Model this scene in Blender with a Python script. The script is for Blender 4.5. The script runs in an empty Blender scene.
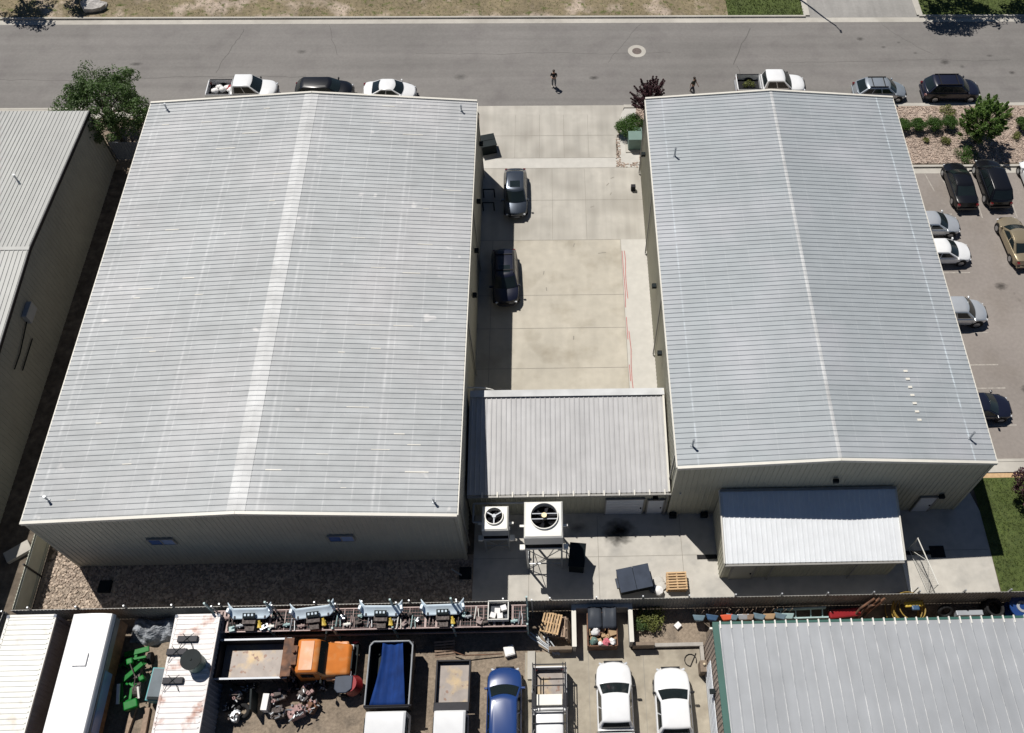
import bpy, math, random
import numpy as np
from mathutils import Vector, Matrix, Euler
R = math.radians
rnd = random.Random(7)
sc = bpy.context.scene
C = sc.collection

# ------------------------------------------------------------------ camera
cd = bpy.data.cameras.new('camera'); cam = bpy.data.objects.new('camera', cd); C.objects.link(cam); sc.camera = cam
_p, _y, _r = R(58.292), R(2.971), R(1.769)
fw = Vector((math.sin(_y)*math.cos(_p), math.cos(_y)*math.cos(_p), -math.sin(_p)))
rt = fw.cross(Vector((0, 0, 1))).normalized(); up = rt.cross(fw)
rt2 = rt*math.cos(_r)+up*math.sin(_r); up2 = -rt*math.sin(_r)+up*math.cos(_r)
M = Matrix((rt2, up2, -fw)).transposed().to_4x4(); M.translation = Vector((0, 0, 55))
cam.matrix_world = M
cd.sensor_width = 36; cd.lens = 926.849*36/1024
cd.shift_x = (512-582.318)/1024; cd.shift_y = (363.684-366.5)/1024
cd.clip_start = 0.5; cd.clip_end = 3000
# ------------------------------------------------------------------ light
SUN_EL, SUN_DIR = 61.3, Vector((-.34, .43, 1.0))          # towards the sun
w = bpy.data.worlds.new('World'); sc.world = w; w.use_nodes = True
nt = w.node_tree; bg = nt.nodes['Background']; sky = nt.nodes.new('ShaderNodeTexSky')
sky.sky_type = 'NISHITA'; sky.sun_disc = False; sky.sun_elevation = R(SUN_EL)
sky.altitude = 2500; sky.air_density = .8; sky.dust_density = .0; sky.ozone_density = 2.0
sky.sun_rotation = math.atan2(SUN_DIR.x, SUN_DIR.y)
nt.links.new(sky.outputs[0], bg.inputs[0]); bg.inputs[1].default_value = 0.05
sl = bpy.data.lights.new('sun', 'SUN'); sl.energy = 5.0; sl.angle = R(.5); sl.color = (1, .955, .89)
so = bpy.data.objects.new('sun', sl); C.objects.link(so); so.location = (-20, 30, 80)
so.rotation_euler = SUN_DIR.to_track_quat('Z', 'Y').to_euler()
sc.view_settings.view_transform = 'Standard'; sc.view_settings.look = 'None'
sc.view_settings.exposure = 0.0; sc.view_settings.gamma = 1; sc.view_settings.use_curve_mapping = False

# ------------------------------------------------------------------ materials
def mat(name, col, rough=.8, metal=0., n1=(1.5, .12), n2=(.12, .08), bump=None, stain=None, spots=None,
        coat=0., aniso=None, island=0., lines=None, spec=None, emit=None, trans=0.):
    """n1/n2 = (scale, amount) of colour mottling; stain = (scale, colour, lo, hi); lines = (axis, period, width, colour, mask scale)"""
    m = bpy.data.materials.new(name); m.use_nodes = True; t = m.node_tree; N = t.nodes; L = t.links
    b = N['Principled BSDF']; b.inputs['Roughness'].default_value = rough; b.inputs['Metallic'].default_value = metal
    if spec is not None: b.inputs['Specular IOR Level'].default_value = spec
    if coat: b.inputs['Coat Weight'].default_value = coat; b.inputs['Coat Roughness'].default_value = .04
    geo = N.new('ShaderNodeNewGeometry'); P = geo.outputs['Position']
    def noise(s, detail=4, vec=P, stretch=None):
        if stretch:
            mp = N.new('ShaderNodeMapping'); mp.inputs['Scale'].default_value = stretch; L.new(vec, mp.inputs[0]); vec = mp.outputs[0]
        n = N.new('ShaderNodeTexNoise'); n.inputs['Scale'].default_value = s; n.inputs['Detail'].default_value = detail
        L.new(vec, n.inputs['Vector']); return n.outputs[0]
    def rng(v, a, bb, c, d):
        r = N.new('ShaderNodeMapRange'); L.new(v, r.inputs[0])
        for i, x in enumerate((a, bb, c, d)): r.inputs[i+1].default_value = x
        return r.outputs[0]
    def math_(op, a, bb=None):
        n = N.new('ShaderNodeMath'); n.operation = op
        for i, x in enumerate((a, bb)):
            if x is None: continue
            if isinstance(x, (int, float)): n.inputs[i].default_value = x
            else: L.new(x, n.inputs[i])
        return n.outputs[0]
    def mix(f, a, bb):
        n = N.new('ShaderNodeMix'); n.data_type = 'RGBA'
        if isinstance(f, (int, float)): n.inputs[0].default_value = f
        else: L.new(f, n.inputs[0])
        for i, x in ((6, a), (7, bb)):
            if isinstance(x, tuple): n.inputs[i].default_value = (*x, 1)
            else: L.new(x, n.inputs[i])
        return n.outputs[2]
    fac = 1.0
    f = None
    for s, a in (n1, n2):
        if a:
            v = rng(noise(s), .3, .7, 1-a, 1+a); f = v if f is None else math_('MULTIPLY', f, v)
    if aniso:
        sx, sy, s, a = aniso
        v = rng(noise(s, 3, stretch=(sx, sy, 1)), .3, .7, 1-a, 1+a); f = v if f is None else math_('MULTIPLY', f, v)
    if island:
        v = rng(geo.outputs['Random Per Island'], 0, 1, 1-island, 1+island); f = v if f is None else math_('MULTIPLY', f, v)
    c = tuple(col)
    if stain:
        c = mix(rng(noise(stain[0], 6), stain[2], stain[3], 0, 1), c, tuple(stain[1]))
    if spots:
        c = mix(rng(noise(spots[0], 2), spots[2], spots[3], 0, 1), c, tuple(spots[1]))
    if lines:
        for ax, per, off, wd, lc, am in lines:
            sp = N.new('ShaderNodeSeparateXYZ'); L.new(P, sp.inputs[0])
            v = math_('ADD', sp.outputs[ax], off)
            if per: v = math_('ABSOLUTE', math_('SUBTRACT', math_('FRACT', math_('DIVIDE', v, per)), .5)); v = rng(v, 0, wd/per, 1, 0)
            else: v = rng(math_('ABSOLUTE', v), 0, wd, 1, 0)
            v = math_('MULTIPLY', v, rng(noise(1.3), .35, .62, .1*am, am))
            c = mix(v, c, tuple(lc))
    if f is not None:
        vm = N.new('ShaderNodeVectorMath'); vm.operation = 'SCALE'
        if isinstance(c, tuple): vm.inputs[0].default_value = c
        else: L.new(c, vm.inputs[0])
        L.new(f, vm.inputs['Scale']); c = vm.outputs[0]
    if isinstance(c, tuple): b.inputs['Base Color'].default_value = (*c, 1)
    else: L.new(c, b.inputs['Base Color'])
    if bump:
        bn = N.new('ShaderNodeBump'); bn.inputs['Strength'].default_value = bump[1]; bn.inputs['Distance'].default_value = bump[2] if len(bump) > 2 else .05
        L.new(noise(bump[0], 5), bn.inputs['Height']); L.new(bn.outputs[0], b.inputs['Normal'])
    if trans and not isinstance(c, tuple):
        tr_ = N.new('ShaderNodeBsdfTranslucent'); L.new(c, tr_.inputs[0]); ms = N.new('ShaderNodeMixShader'); ms.inputs[0].default_value = trans
        L.new(b.outputs[0], ms.inputs[1]); L.new(tr_.outputs[0], ms.inputs[2]); L.new(ms.outputs[0], N['Material Output'].inputs['Surface'])
    elif trans:
        b.inputs['Subsurface Weight'].default_value = trans; b.inputs['Subsurface Radius'].default_value = (.03, .05, .01)
    if emit: b.inputs['Emission Color'].default_value = (*emit[0], 1); b.inputs['Emission Strength'].default_value = emit[1]
    return m

MT = {}
def mk(k, *a, **kw): MT[k] = mat(k, *a, **kw); return MT[k]
mk('soil', (.115, .095, .075), .95, n1=(2.5, .3), n2=(.3, .2), bump=(6, .6), stain=(1.2, (.17, .14, .11), .45, .7), spec=.15)
mk('dry_verge', (.19, .155, .095), .95, n1=(3, .25), n2=(.25, .2), bump=(9, .7), stain=(.35, (.38, .31, .25), .5, .64), spots=(1.6, (.10, .11, .035), .56, .70))
mk('asphalt_road', (.172, .163, .155), .85, n1=(5, .06), n2=(.10, .10), bump=(40, .25, .01), aniso=(.04, 1.2, 1.0, .09), stain=(.5, (.15, .14, .135), .5, .72))
mk('asphalt_dark', (.10, .095, .09), .9)
mk('lot_asphalt', (.235, .21, .192), .9, n1=(4, .07), n2=(.15, .10), bump=(40, .25, .01), stain=(.35, (.21, .185, .165), .5, .7), spots=(.55, (.07, .06, .055), .72, .80))
mk('drive_grey', (.27, .262, .25), .9, n1=(4, .06), n2=(.3, .1), bump=(40, .2, .01), aniso=(2, .2, 1, .08))
mk('concrete', (.42, .40, .36), .85, n1=(2.2, .06), n2=(.2, .09), bump=(25, .15, .01), stain=(.35, (.34, .32, .285), .5, .75))
mk('court_concrete', (.40, .38, .34), .85, n1=(1.6, .06), n2=(.22, .09), bump=(25, .15, .01), stain=(.4, (.29, .272, .24), .48, .72), aniso=(1.6, .10, 1.0, .10))
mk('warm_concrete', (.425, .395, .335), .85, n1=(1.6, .06), n2=(.25, .08), bump=(25, .15, .01), stain=(.45, (.31, .28, .225), .5, .75), aniso=(1.2, .15, 1.0, .05))
mk('pale_concrete', (.47, .455, .42), .8, n1=(2, .05), n2=(.3, .05), bump=(25, .12, .01))
mk('pad_concrete', (.44, .42, .38), .8, n1=(2, .07), n2=(.4, .07), bump=(25, .12, .01), stain=(.7, (.31, .30, .28), .52, .8))
mk('yard_concrete', (.33, .295, .235), .85, n1=(2.4, .10), n2=(.4, .1), bump=(20, .2, .01), stain=(.9, (.24, .21, .165), .5, .72))
mk('yard_dirt', (.24, .195, .15), .95, n1=(6, .22), n2=(.5, .15), bump=(14, .7), stain=(1.1, (.15, .125, .10), .5, .7), spec=.15)
mk('joint', (.25, .235, .205), .9)
mk('pebble_bed', (.28, .225, .18), .95, n1=(8, .2), bump=(18, .8))
mk('rock_bed', (.36, .29, .24), .95, n1=(8, .2), bump=(18, .8))
mk('lawn', (.068, .092, .020), .95, n1=(2.5, .22), n2=(.5, .15), bump=(30, .9), stain=(.9, (.085, .11, .03), .5, .72), spots=(14, (.03, .055, .012), .5, .7))
mk('stone', (.385, .315, .25), .9, n1=(3, .1), island=.45, stain=(.8, (.33, .265, .215), .45, .65))
mk('stone_red', (.36, .285, .235), .9, n1=(3, .1), island=.4)
mk('boulder', (.46, .44, .42), .9, n1=(2, .2), bump=(5, .8, .1))
mk('blade', (.075, .105, .022), .8, n1=(1, .3), island=.3, trans=.4)
# roofs, walls
RL = (.52, .53, .54)
mk('roof_west', (.335, .352, .362), .62, .08, n1=(1.2, .06), n2=(.12, .06), aniso=(.16, 1.6, 1.5, .09),
   lines=[(0, 1.52, 0, .06, RL, .45), (0, 6.1, 1.1, .12, RL, .6), (0, .76, .2, .03, (.27, .285, .30), .25)], stain=(.16, (.40, .405, .415), .45, .7), spots=(.9, (.50, .50, .50), .70, .76), bump=(3, .12, .01))
mk('roof_east', (.30, .328, .347), .6, .10, n1=(1.2, .04), n2=(.12, .04), aniso=(.15, 1.8, 1.5, .06),
   lines=[(0, 1.52, .3, .04, RL, .22), (0, 0, -24.0, .07, (.52, .58, .62), 1.1), (0, 0, -8.0, .06, (.48, .53, .57), .8)], stain=(.2, (.36, .375, .40), .45, .7), bump=(3, .1, .01))
mk('roof_link', (.405, .405, .41), .6, .1, n1=(1.2, .04), n2=(.3, .05), aniso=(1.6, .12, 1.5, .08), bump=(3, .1, .01))
mk('roof_shed', (.72, .745, .77), .5, .2, n1=(1.2, .03), n2=(.3, .03))
mk('roof_yard', (.30, .315, .335), .6, .1, n1=(1.0, .03), n2=(.25, .07), aniso=(1.0, .2, 1.0, .08), lines=[(0, .61, -8.48, .03, (.6, .6, .6), .9)])  # pale lines paint highlights along the roof seams
mk('roof_pale', (.325, .33, .32), .55, .1, n1=(1.0, .04), n2=(.2, .05), aniso=(1.2, .2, 1.0, .06))
mk('ridge_metal', (.46, .47, .475), .6, .08, n1=(.8, .16), n2=(.25, .12))
mk('trim', (.60, .58, .52), .5, n1=(2, .04))
mk('gutter', (.24, .235, .22), .5, n1=(2, .1))
mk('wall_tan', (.39, .38, .30), .55, n1=(1, .05), n2=(.2, .05))
mk('wall_grey', (.38, .37, .315), .55, n1=(1, .05), n2=(.2, .06))
mk('wall_west', (.31, .305, .275), .6, n1=(1, .05), n2=(.2, .06), spec=.15)
mk('wall_yard', (.36, .29, .24), .6, n1=(1, .05), n2=(.2, .06))
mk('green_trim', (.025, .095, .078), .5, n1=(1, .06))
mk('door_white', (.55, .58, .62), .5, n1=(2, .05))
mk('glass_blue', (.07, .13, .32), .15, n1=(1, .1))
mk('glass_pale', (.24, .32, .52), .2, n1=(1, .1))
mk('fence_metal', (.225, .22, .205), .55, .1, n1=(2, .08), n2=(.3, .1), aniso=(3, 3, 1, .08))
mk('fence_green', (.42, .44, .37), .6, n1=(2, .08), n2=(.3, .1))
mk('galv', (.42, .44, .46), .45, .6, n1=(3, .1))
mk('white_metal', (.72, .71, .66), .45, n1=(2, .04))
mk('grey_metal', (.33, .35, .38), .5, .2, n1=(2, .07))
mk('dark_metal', (.022, .022, .026), .5, .3, n1=(2, .15), spec=.15)
mk('black', (.008, .013, .015), .6, n1=(2, .2), spec=.15)
mk('rubber', (.02, .02, .021), .85, n1=(4, .2), spec=.15)
mk('void', (.004, .004, .005), .9, spec=.15)
mk('brass', (.50, .42, .25), .4, .4)
mk('cast_iron', (.12, .095, .085), .8, n1=(12, .3))
mk('red_paint', (.40, .15, .14), .8, n1=(3, .2))
mk('white_line', (.33, .305, .275), .9, n1=(5, .25))
# vehicles
for k, c in dict(white=(.74, .75, .76), offwhite=(.66, .67, .68), silver=(.36, .40, .44), palesilver=(.62, .65, .68), darkgrey=(.055, .068, .09),
                 navy=(.010, .012, .026), black=(.005, .0055, .008), gold=(.36, .30, .20), blue=(.014, .045, .17), orange=(.62, .19, .03)).items():
    mk('paint_'+k, c, .28, .5 if k in ('silver', 'darkgrey', 'gold', 'palesilver') else .0, n1=(2, .03), n2=(.3, .02), coat=.25 if k in ('black', 'navy') else .8)
mk('car_glass', (.012, .018, .020), .12, n1=(1, .1))
mk('car_trim', (.02, .02, .022), .5, spec=.15)
mk('headlamp', (.55, .57, .6), .12, coat=1)
mk('tail_lamp', (.11, .008, .008), .2, coat=1)
mk('rim', (.42, .43, .45), .3, .8)
mk('bedliner', (.018, .018, .02), .8, n1=(3, .3), spec=.15)
mk('orange_worn', (.60, .19, .035), .32, n1=(2, .08), coat=.5, stain=(1.3, (.60, .30, .12), .48, .72))
mk('chest_grey', (.13, .155, .175), .6, n1=(2, .1), spec=.2)
mk('orange_faded', (.60, .25, .10), .5, n1=(1.2, .15), stain=(1.5, (.58, .36, .24), .5, .7))
mk('dump_floor', (.21, .185, .17), .55, .3, n1=(2, .12), stain=(1.1, (.33, .25, .15), .5, .65), spots=(3, (.16, .10, .075), .62, .7))
mk('rust', (.17, .085, .05), .85, n1=(3, .35), stain=(2, (.08, .05, .04), .45, .65))
mk('rust_roof', (.70, .67, .66), .55, n1=(2, .05), n2=(.5, .06), stain=(.9, (.42, .24, .19), .56, .66))
mk('tank_white', (.70, .70, .66), .5, n1=(2, .04), n2=(.5, .05), stain=(1.3, (.60, .55, .48), .6, .75))
mk('box_white', (.80, .80, .80), .4, n1=(1, .02))
mk('corrug_blue', (.19, .21, .25), .6, n1=(1, .08), spec=.15)
mk('wood_brown', (.22, .11, .05), .7, n1=(3, .25), aniso=(1, 5, 1, .25))
mk('wood_pallet', (.46, .31, .17), .8, n1=(5, .15), island=.2)
mk('wood_old', (.26, .19, .14), .85, n1=(5, .2), island=.3)
mk('green_paint', (.006, .15, .022), .45, n1=(3, .15), spec=.15)
mk('teal_paint', (.02, .25, .27), .45, n1=(3, .1))
mk('teal_steel', (.30, .42, .42), .5, n1=(3, .15), island=.2)
mk('pink_steel', (.30, .225, .21), .6, n1=(3, .2), island=.3)
mk('plow_blue', (.58, .68, .76), .4, n1=(2, .08))
mk('hose_yellow', (.30, .20, .04), .7, n1=(3, .3), island=.3)
mk('yellow', (.50, .36, .05), .6, n1=(3, .2))
mk('tarp_grey', (.30, .32, .35), .45, n1=(1.5, .3), bump=(2.2, 1, .2), spec=.15)
mk('tarp_blue', (.006, .030, .14), .75, n1=(2, .15), n2=(.8, .15), aniso=(6, .5, 1, .2), spec=.15)
mk('lid_grey', (.045, .052, .065), .5, n1=(2, .15), spec=.15)
mk('bin_grey', (.05, .062, .088), .5, n1=(2, .15), spec=.15)
mk('orange_plastic', (.62, .10, .04), .45)
mk('blue_plastic', (.03, .075, .15), .45, n1=(2, .2))
mk('slate_blue', (.11, .17, .21), .5, n1=(2, .2))
mk('red_plastic', (.26, .015, .02), .4)
mk('cardboard', (.38, .26, .15), .9, island=.2)
mk('bag_white', (.72, .71, .70), .6, n1=(3, .1))
mk('pink', (.60, .16, .20), .6)
mk('green_box', (.13, .205, .18), .5, n1=(2, .06))
mk('block_wall', (.36, .34, .31), .85, n1=(3, .1))
mk('block_brown', (.20, .155, .115), .85, n1=(4, .15))
mk('engine', (.10, .085, .08), .7, .3, n1=(8, .5), spec=.15)
mk('rust_pink', (.30, .19, .18), .8, n1=(6, .4))
# plants, people
mk('bark', (.07, .055, .04), .9, n1=(6, .3), bump=(12, .7))
mk('leaf_dark', (.085, .145, .042), .55, n1=(1.2, .35), island=.35, trans=.4)
mk('leaf_bright', (.13, .225, .045), .5, n1=(1.2, .3), island=.3, trans=.4)
mk('leaf_shrub', (.06, .13, .018), .6, n1=(2, .25), island=.3, trans=.4)
mk('leaf_purple', (.085, .036, .045), .55, n1=(2, .3), island=.4, trans=.4)
mk('leaf_yellow', (.17, .19, .05), .6, n1=(2, .3), island=.35, trans=.4)
mk('skin', (.40, .24, .17), .6); mk('hair', (.03, .02, .015), .7)
mk('cloth_black', (.015, .015, .018), .85); mk('cloth_navy', (.03, .035, .055), .85); mk('cloth_grey', (.17, .18, .20), .85)
mk('cloth_dark_green', (.03, .035, .03), .85); mk('shoe', (.35, .33, .3), .7)
mk('lamp_lens', (.6, .5, .35), .3)

# ------------------------------------------------------------------ mesh helpers
class MB:
    def __init__(s): s.v = []; s.f = []
    def add(s, vs, fs):
        o = len(s.v); s.v += [tuple(v) for v in vs]; s.f += [tuple(i+o for i in f) for f in fs]; return s
    def box(s, x0, x1, y0, y1, z0, z1):
        return s.add([(x0,y0,z0),(x1,y0,z0),(x1,y1,z0),(x0,y1,z0),(x0,y0,z1),(x1,y0,z1),(x1,y1,z1),(x0,y1,z1)],
                     [(0,3,2,1),(4,5,6,7),(0,1,5,4),(1,2,6,5),(2,3,7,6),(3,0,4,7)])
    def rbox(s, c, d, a=0, tilt=0, roll=0):
        E_ = Euler((roll, tilt, a)).to_matrix(); x, y, z = d[0]/2, d[1]/2, d[2]/2
        vs = [Vector(c)+E_@Vector(p) for p in [(-x,-y,-z),(x,-y,-z),(x,y,-z),(-x,y,-z),(-x,-y,z),(x,-y,z),(x,y,z),(-x,y,z)]]
        return s.add(vs, [(0,3,2,1),(4,5,6,7),(0,1,5,4),(1,2,6,5),(2,3,7,6),(3,0,4,7)])
    def tube(s, p0, p1, r0, r1=None, n=8, cap=True):
        p0, p1 = Vector(p0), Vector(p1); r1 = r0 if r1 is None else r1
        q = (p1-p0).to_track_quat('Z', 'Y'); vs = []
        for p, r in ((p0, r0), (p1, r1)):
            for i in range(n): a = 2*math.pi*i/n; vs.append(p+q@Vector((r*math.cos(a), r*math.sin(a), 0)))
        fs = [(i, (i+1) % n, n+(i+1) % n, n+i) for i in range(n)]
        if cap: fs += [tuple(range(n))[::-1], tuple(range(n, 2*n))]
        return s.add(vs, fs)
    def path(s, pts, r, n=7):
        for a, b in zip(pts, pts[1:]): s.tube(a, b, r, n=n)
        return s
    def beam(s, p0, p1, w, h):
        p0, p1 = Vector(p0), Vector(p1); d = (p1-p0).normalized()
        sd = d.cross(Vector((0,0,1))); sd = sd.normalized() if sd.length > 1e-4 else Vector((1,0,0)); u = sd.cross(d)
        vs = [p+sd*a*w/2+u*b*h/2 for p in (p0, p1) for a, b in ((-1,-1),(1,-1),(1,1),(-1,1))]
        return s.add(vs, [(3,2,1,0),(4,5,6,7),(0,1,5,4),(1,2,6,5),(2,3,7,6),(3,0,4,7)])
    def prism(s, poly, z0, z1):
        n = len(poly); vs = [(x,y,z0) for x,y in poly]+[(x,y,z1) for x,y in poly]
        return s.add(vs, [tuple(range(n))[::-1], tuple(range(n,2*n))]+[(i,(i+1)%n,n+(i+1)%n,n+i) for i in range(n)])
    def sheet(s, poly, z): return s.add([(x,y,z) for x,y in poly], [tuple(range(len(poly)))])
    def rect(s, x0, x1, y0, y1, z): return s.sheet([(x0,y0),(x1,y0),(x1,y1),(x0,y1)], z)
    def ring(s, c, r0, r1, z0, z1, n=24):
        vs = []
        for z in (z0, z1):
            for r in (r0, r1):
                for i in range(n): a = 2*math.pi*i/n; vs.append((c[0]+r*math.cos(a), c[1]+r*math.sin(a), z))
        fs = []
        for i in range(n):
            j = (i+1) % n; A, B, D, E_ = 0, n, 2*n, 3*n
            fs += [(A+i,A+j,B+j,B+i)[::-1], (D+i,D+j,E_+j,E_+i), (B+i,B+j,E_+j,E_+i), (A+i,A+j,D+j,D+i)[::-1]]
        return s.add(vs, fs)
    def torus(s, c, r, t, n=18, m=8, axis='z', tilt=0):
        vs = []; c = Vector(c); Q = Euler((tilt,0,0)).to_matrix()
        for i in range(n):
            a = 2*math.pi*i/n
            for j in range(m):
                b = 2*math.pi*j/m; p = Vector(((r+t*math.cos(b))*math.cos(a), (r+t*math.cos(b))*math.sin(a), t*math.sin(b)))
                if axis == 'y': p = Vector((p.x, p.z, p.y))
                vs.append(c+Q@p)
        return s.add(vs, [(i*m+j, ((i+1)%n)*m+j, ((i+1)%n)*m+(j+1)%m, i*m+(j+1)%m) for i in range(n) for j in range(m)])
    def blob(s, c, r, seed=0, amp=.25, n=7, m=5, sq=(1,1,1)):
        g = random.Random(seed); vs = [Vector(c)+Vector((0,0,-r*sq[2]))]
        for j in range(1, m):
            th = math.pi*j/m
            for i in range(n):
                a = 2*math.pi*i/n; k = r*(1+g.uniform(-amp, amp))
                vs.append(Vector(c)+Vector((k*sq[0]*math.sin(th)*math.cos(a), k*sq[1]*math.sin(th)*math.sin(a), -k*sq[2]*math.cos(th))))
        vs.append(Vector(c)+Vector((0,0,r*sq[2]))); fs = []
        for i in range(n): fs.append((0, 1+(i+1)%n, 1+i))
        for j in range(m-2):
            for i in range(n):
                a, b = 1+j*n+i, 1+j*n+(i+1)%n; fs.append((a, b, b+n, a+n))
        last = len(vs)-1; b0 = 1+(m-2)*n
        for i in range(n): fs.append((b0+i, b0+(i+1)%n, last))
        return s.add(vs, fs)
    def build(s, name, m, parent=None, smooth=0, bevel=0, loc=None, rot=None):
        me = bpy.data.meshes.new(name); me.from_pydata(s.v, [], s.f)
        me.materials.append(MT[m] if isinstance(m, str) else m); me.update()
        if smooth:
            me.polygons.foreach_set('use_smooth', [True]*len(me.polygons)); me.set_sharp_from_angle(angle=R(smooth))
        o = bpy.data.objects.new(name, me); C.objects.link(o)
        if parent is not None: o.parent = parent
        if loc: o.location = loc
        if rot: o.rotation_euler = rot
        if bevel:
            b = o.modifiers.new('bevel', 'BEVEL'); b.width = bevel; b.segments = 2; b.limit_method = 'ANGLE'
        return o

def thing(name, label, cat, loc=(0,0,0), rz=0, group=None):
    o = bpy.data.objects.new(name, None); C.objects.link(o); o.empty_display_size = .3
    o.location = loc; o.rotation_euler = (0,0,rz); return tag(o, label, cat, group)
def tag(o, label, cat, group=None, kind=None):
    if label: o['label'] = label
    if cat: o['category'] = cat
    if group: o['group'] = group
    if kind: o['kind'] = kind
    return o
def struct(o): o['kind'] = 'structure'; return o
def dup(root, label=None, loc=None, rz=None, scale=None):
    r = root.copy(); C.objects.link(r)
    if label: r['label'] = label
    if loc: r.location = loc
    if rz is not None: r.rotation_euler = (0,0,rz)
    if scale: r.scale = scale
    for ch in list(root.children):
        c = ch.copy(); C.objects.link(c); c.parent = r
        for g in list(ch.children):
            d = g.copy(); C.objects.link(d); d.parent = c
    return r

def ribbed(mb, o, u, v, n, U, lenfn, sp=.34, h=.034, w=.10, t=.03, minor=True):
    """corrugated metal sheet: from o, ribs run along v, repeated along u"""
    o, u, v, n = map(Vector, (o, u, v, n)); pr = [(0, 0)]; s = sp/2
    while s+w < U:
        pr += [(s-w/2, 0), (s-w/4, h), (s+w/4, h), (s+w/2, 0)]; s += sp
    pr.append((U, 0)); N_ = len(pr); vs = []
    for a, hh in pr:
        l0, l1 = lenfn(a); b = o+u*a
        vs += [b+v*l0+n*hh, b+v*l1+n*hh, b+v*l0-n*t, b+v*l1-n*t]
    fs = []
    for i in range(N_-1):
        a, b = 4*i, 4*(i+1)
        fs += [(a, b, b+1, a+1), (a+2, a+3, b+3, b+2), (a, a+2, b+2, b), (a+1, b+1, b+3, a+3)]
    fs += [(0, 1, 3, 2), (4*N_-4, 4*N_-2, 4*N_-1, 4*N_-3)]
    mb.add(vs, fs); return mb

def stones(name, m, polys, dens, r0, r1, z, seed, label, cat='gravel'):
    g = np.random.default_rng(seed); V = []; F = []; o = 0
    base = np.array([(-1,-1,-.5),(1,-1,-.5),(1,1,-.5),(-1,1,-.5),(-.7,-.7,.6),(.7,-.7,.6),(.7,.7,.6),(-.7,.7,.6)], float)
    fs = [(4,5,6,7),(0,1,5,4),(1,2,6,5),(2,3,7,6),(3,0,4,7)]
    for poly in polys:
        xs = [p[0] for p in poly]; ys = [p[1] for p in poly]
        n = int((max(xs)-min(xs))*(max(ys)-min(ys))*dens)
        for _ in range(n):
            x, y = g.uniform(min(xs), max(xs)), g.uniform(min(ys), max(ys))
            ins = False; j = len(poly)-1
            for i in range(len(poly)):
                if (poly[i][1] > y) != (poly[j][1] > y) and x < (poly[j][0]-poly[i][0])*(y-poly[i][1])/(poly[j][1]-poly[i][1])+poly[i][0]: ins = not ins
                j = i
            if not ins: continue
            r = g.uniform(r0, r1); a = g.uniform(0, 6.28); ca, sa = math.cos(a), math.sin(a)
            b = base*(1+g.uniform(-.3, .3, (8, 3)))*[r, r*g.uniform(.55, 1), r*.7]
            V += [(x+p[0]*ca-p[1]*sa, y+p[0]*sa+p[1]*ca, z+p[2]+.3*r) for p in b]; F += [tuple(i+o for i in f) for f in fs]; o += 8
    mb = MB(); mb.v = V; mb.f = F
    ob = mb.build(name, m); return tag(ob, label, cat, kind='stuff')

def leaves(clumps, per, size, seed, flat=.3):
    """many small leaf faces: clumps = [(centre, radius)]"""
    g = np.random.default_rng(seed); V = []; F = []; o = 0
    for (c, r) in clumps:
        for _ in range(per):
            d = g.normal(size=3); d /= np.linalg.norm(d); rr = r*g.uniform(.35, 1.0)**.6
            p = np.array(c)+d*rr*[1, 1, .8]; s = size*g.uniform(.6, 1.35)
            nrm = d*.7+g.normal(size=3)*.55+[0, 0, flat]; nrm /= np.linalg.norm(nrm)
            a = np.cross(nrm, g.normal(size=3)); a /= np.linalg.norm(a)+1e-9; b = np.cross(nrm, a)
            V += [tuple(p-a*s), tuple(p-b*s*.5+nrm*s*.12), tuple(p+a*s), tuple(p+b*s*.5+nrm*s*.12)]; F.append((o, o+1, o+2, o+3)); o += 4
    mb = MB(); mb.v = V; mb.f = F; return mb

def tree(name, label, cat, loc, h, rx, cz, rz, leaf, seed, per=60, nc=60, ls=.13, cr=.55, group=None, spiky=0, tr=.14, lean=(0,0), lob=.22):
    t = thing(name, label, cat, loc, 0, group); g = random.Random(seed)
    tk = MB(); top = Vector((lean[0], lean[1], cz-.2*rz)); tk.tube((0,0,-.05), top*.5, tr*1.2, tr*.8); tk.tube(top*.5, top, tr*.8, tr*.45)
    cl = []
    for i in range(nc):
        a = g.uniform(0, 6.283); u = g.uniform(-.75, 1); q = math.sqrt(max(0, 1-u*u)); k = g.uniform(.45, 1.0)**.7
        k *= 1+lob*math.sin(3*a+seed)+.12*math.sin(5*a+2*u+seed)
        c = Vector((lean[0]+rx*q*math.cos(a)*k, lean[1]+rx*q*math.sin(a)*k, cz+rz*u*k))
        cl.append((tuple(c), cr*g.uniform(.6, 1.15)))
        if i % 3 == 0: tk.tube(top*g.uniform(.45, .95), c, tr*.28, .015, n=5)
        if spiky:
            d = Vector((math.cos(a)*q, math.sin(a)*q, max(.2, u)+.5)).normalized()
            for s_ in range(1, 5): cl.append((tuple(c+d*s_*spiky), cr*.42*(1-s_*.13)))
    tk.build('trunk', 'bark', t, smooth=60); leaves(cl, per, ls, seed).build('crown', leaf, t); return t

def shrub(name, label, cat, loc, r, h, leaf, seed, n=900, ls=.07, group=None):
    t = thing(name, label, cat, loc, 0, group); g = random.Random(seed); cl = []
    for i in range(34):
        a = g.uniform(0, 6.283); k = math.sqrt(g.random())*.78; cl.append(((r*k*math.cos(a), r*k*math.sin(a), h*(.25+.42*math.sqrt(1-k*k)+g.uniform(-.05, .05))), r*.36))
    leaves(cl, n//34, ls, seed).build('foliage', leaf, t)
    st = MB()
    for i in range(6): a = i*1.05; st.tube((0,0,0), (r*.5*math.cos(a), r*.5*math.sin(a), h*.55), .02, .008, n=4)
    st.build('stem', 'bark', t); return t

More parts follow.
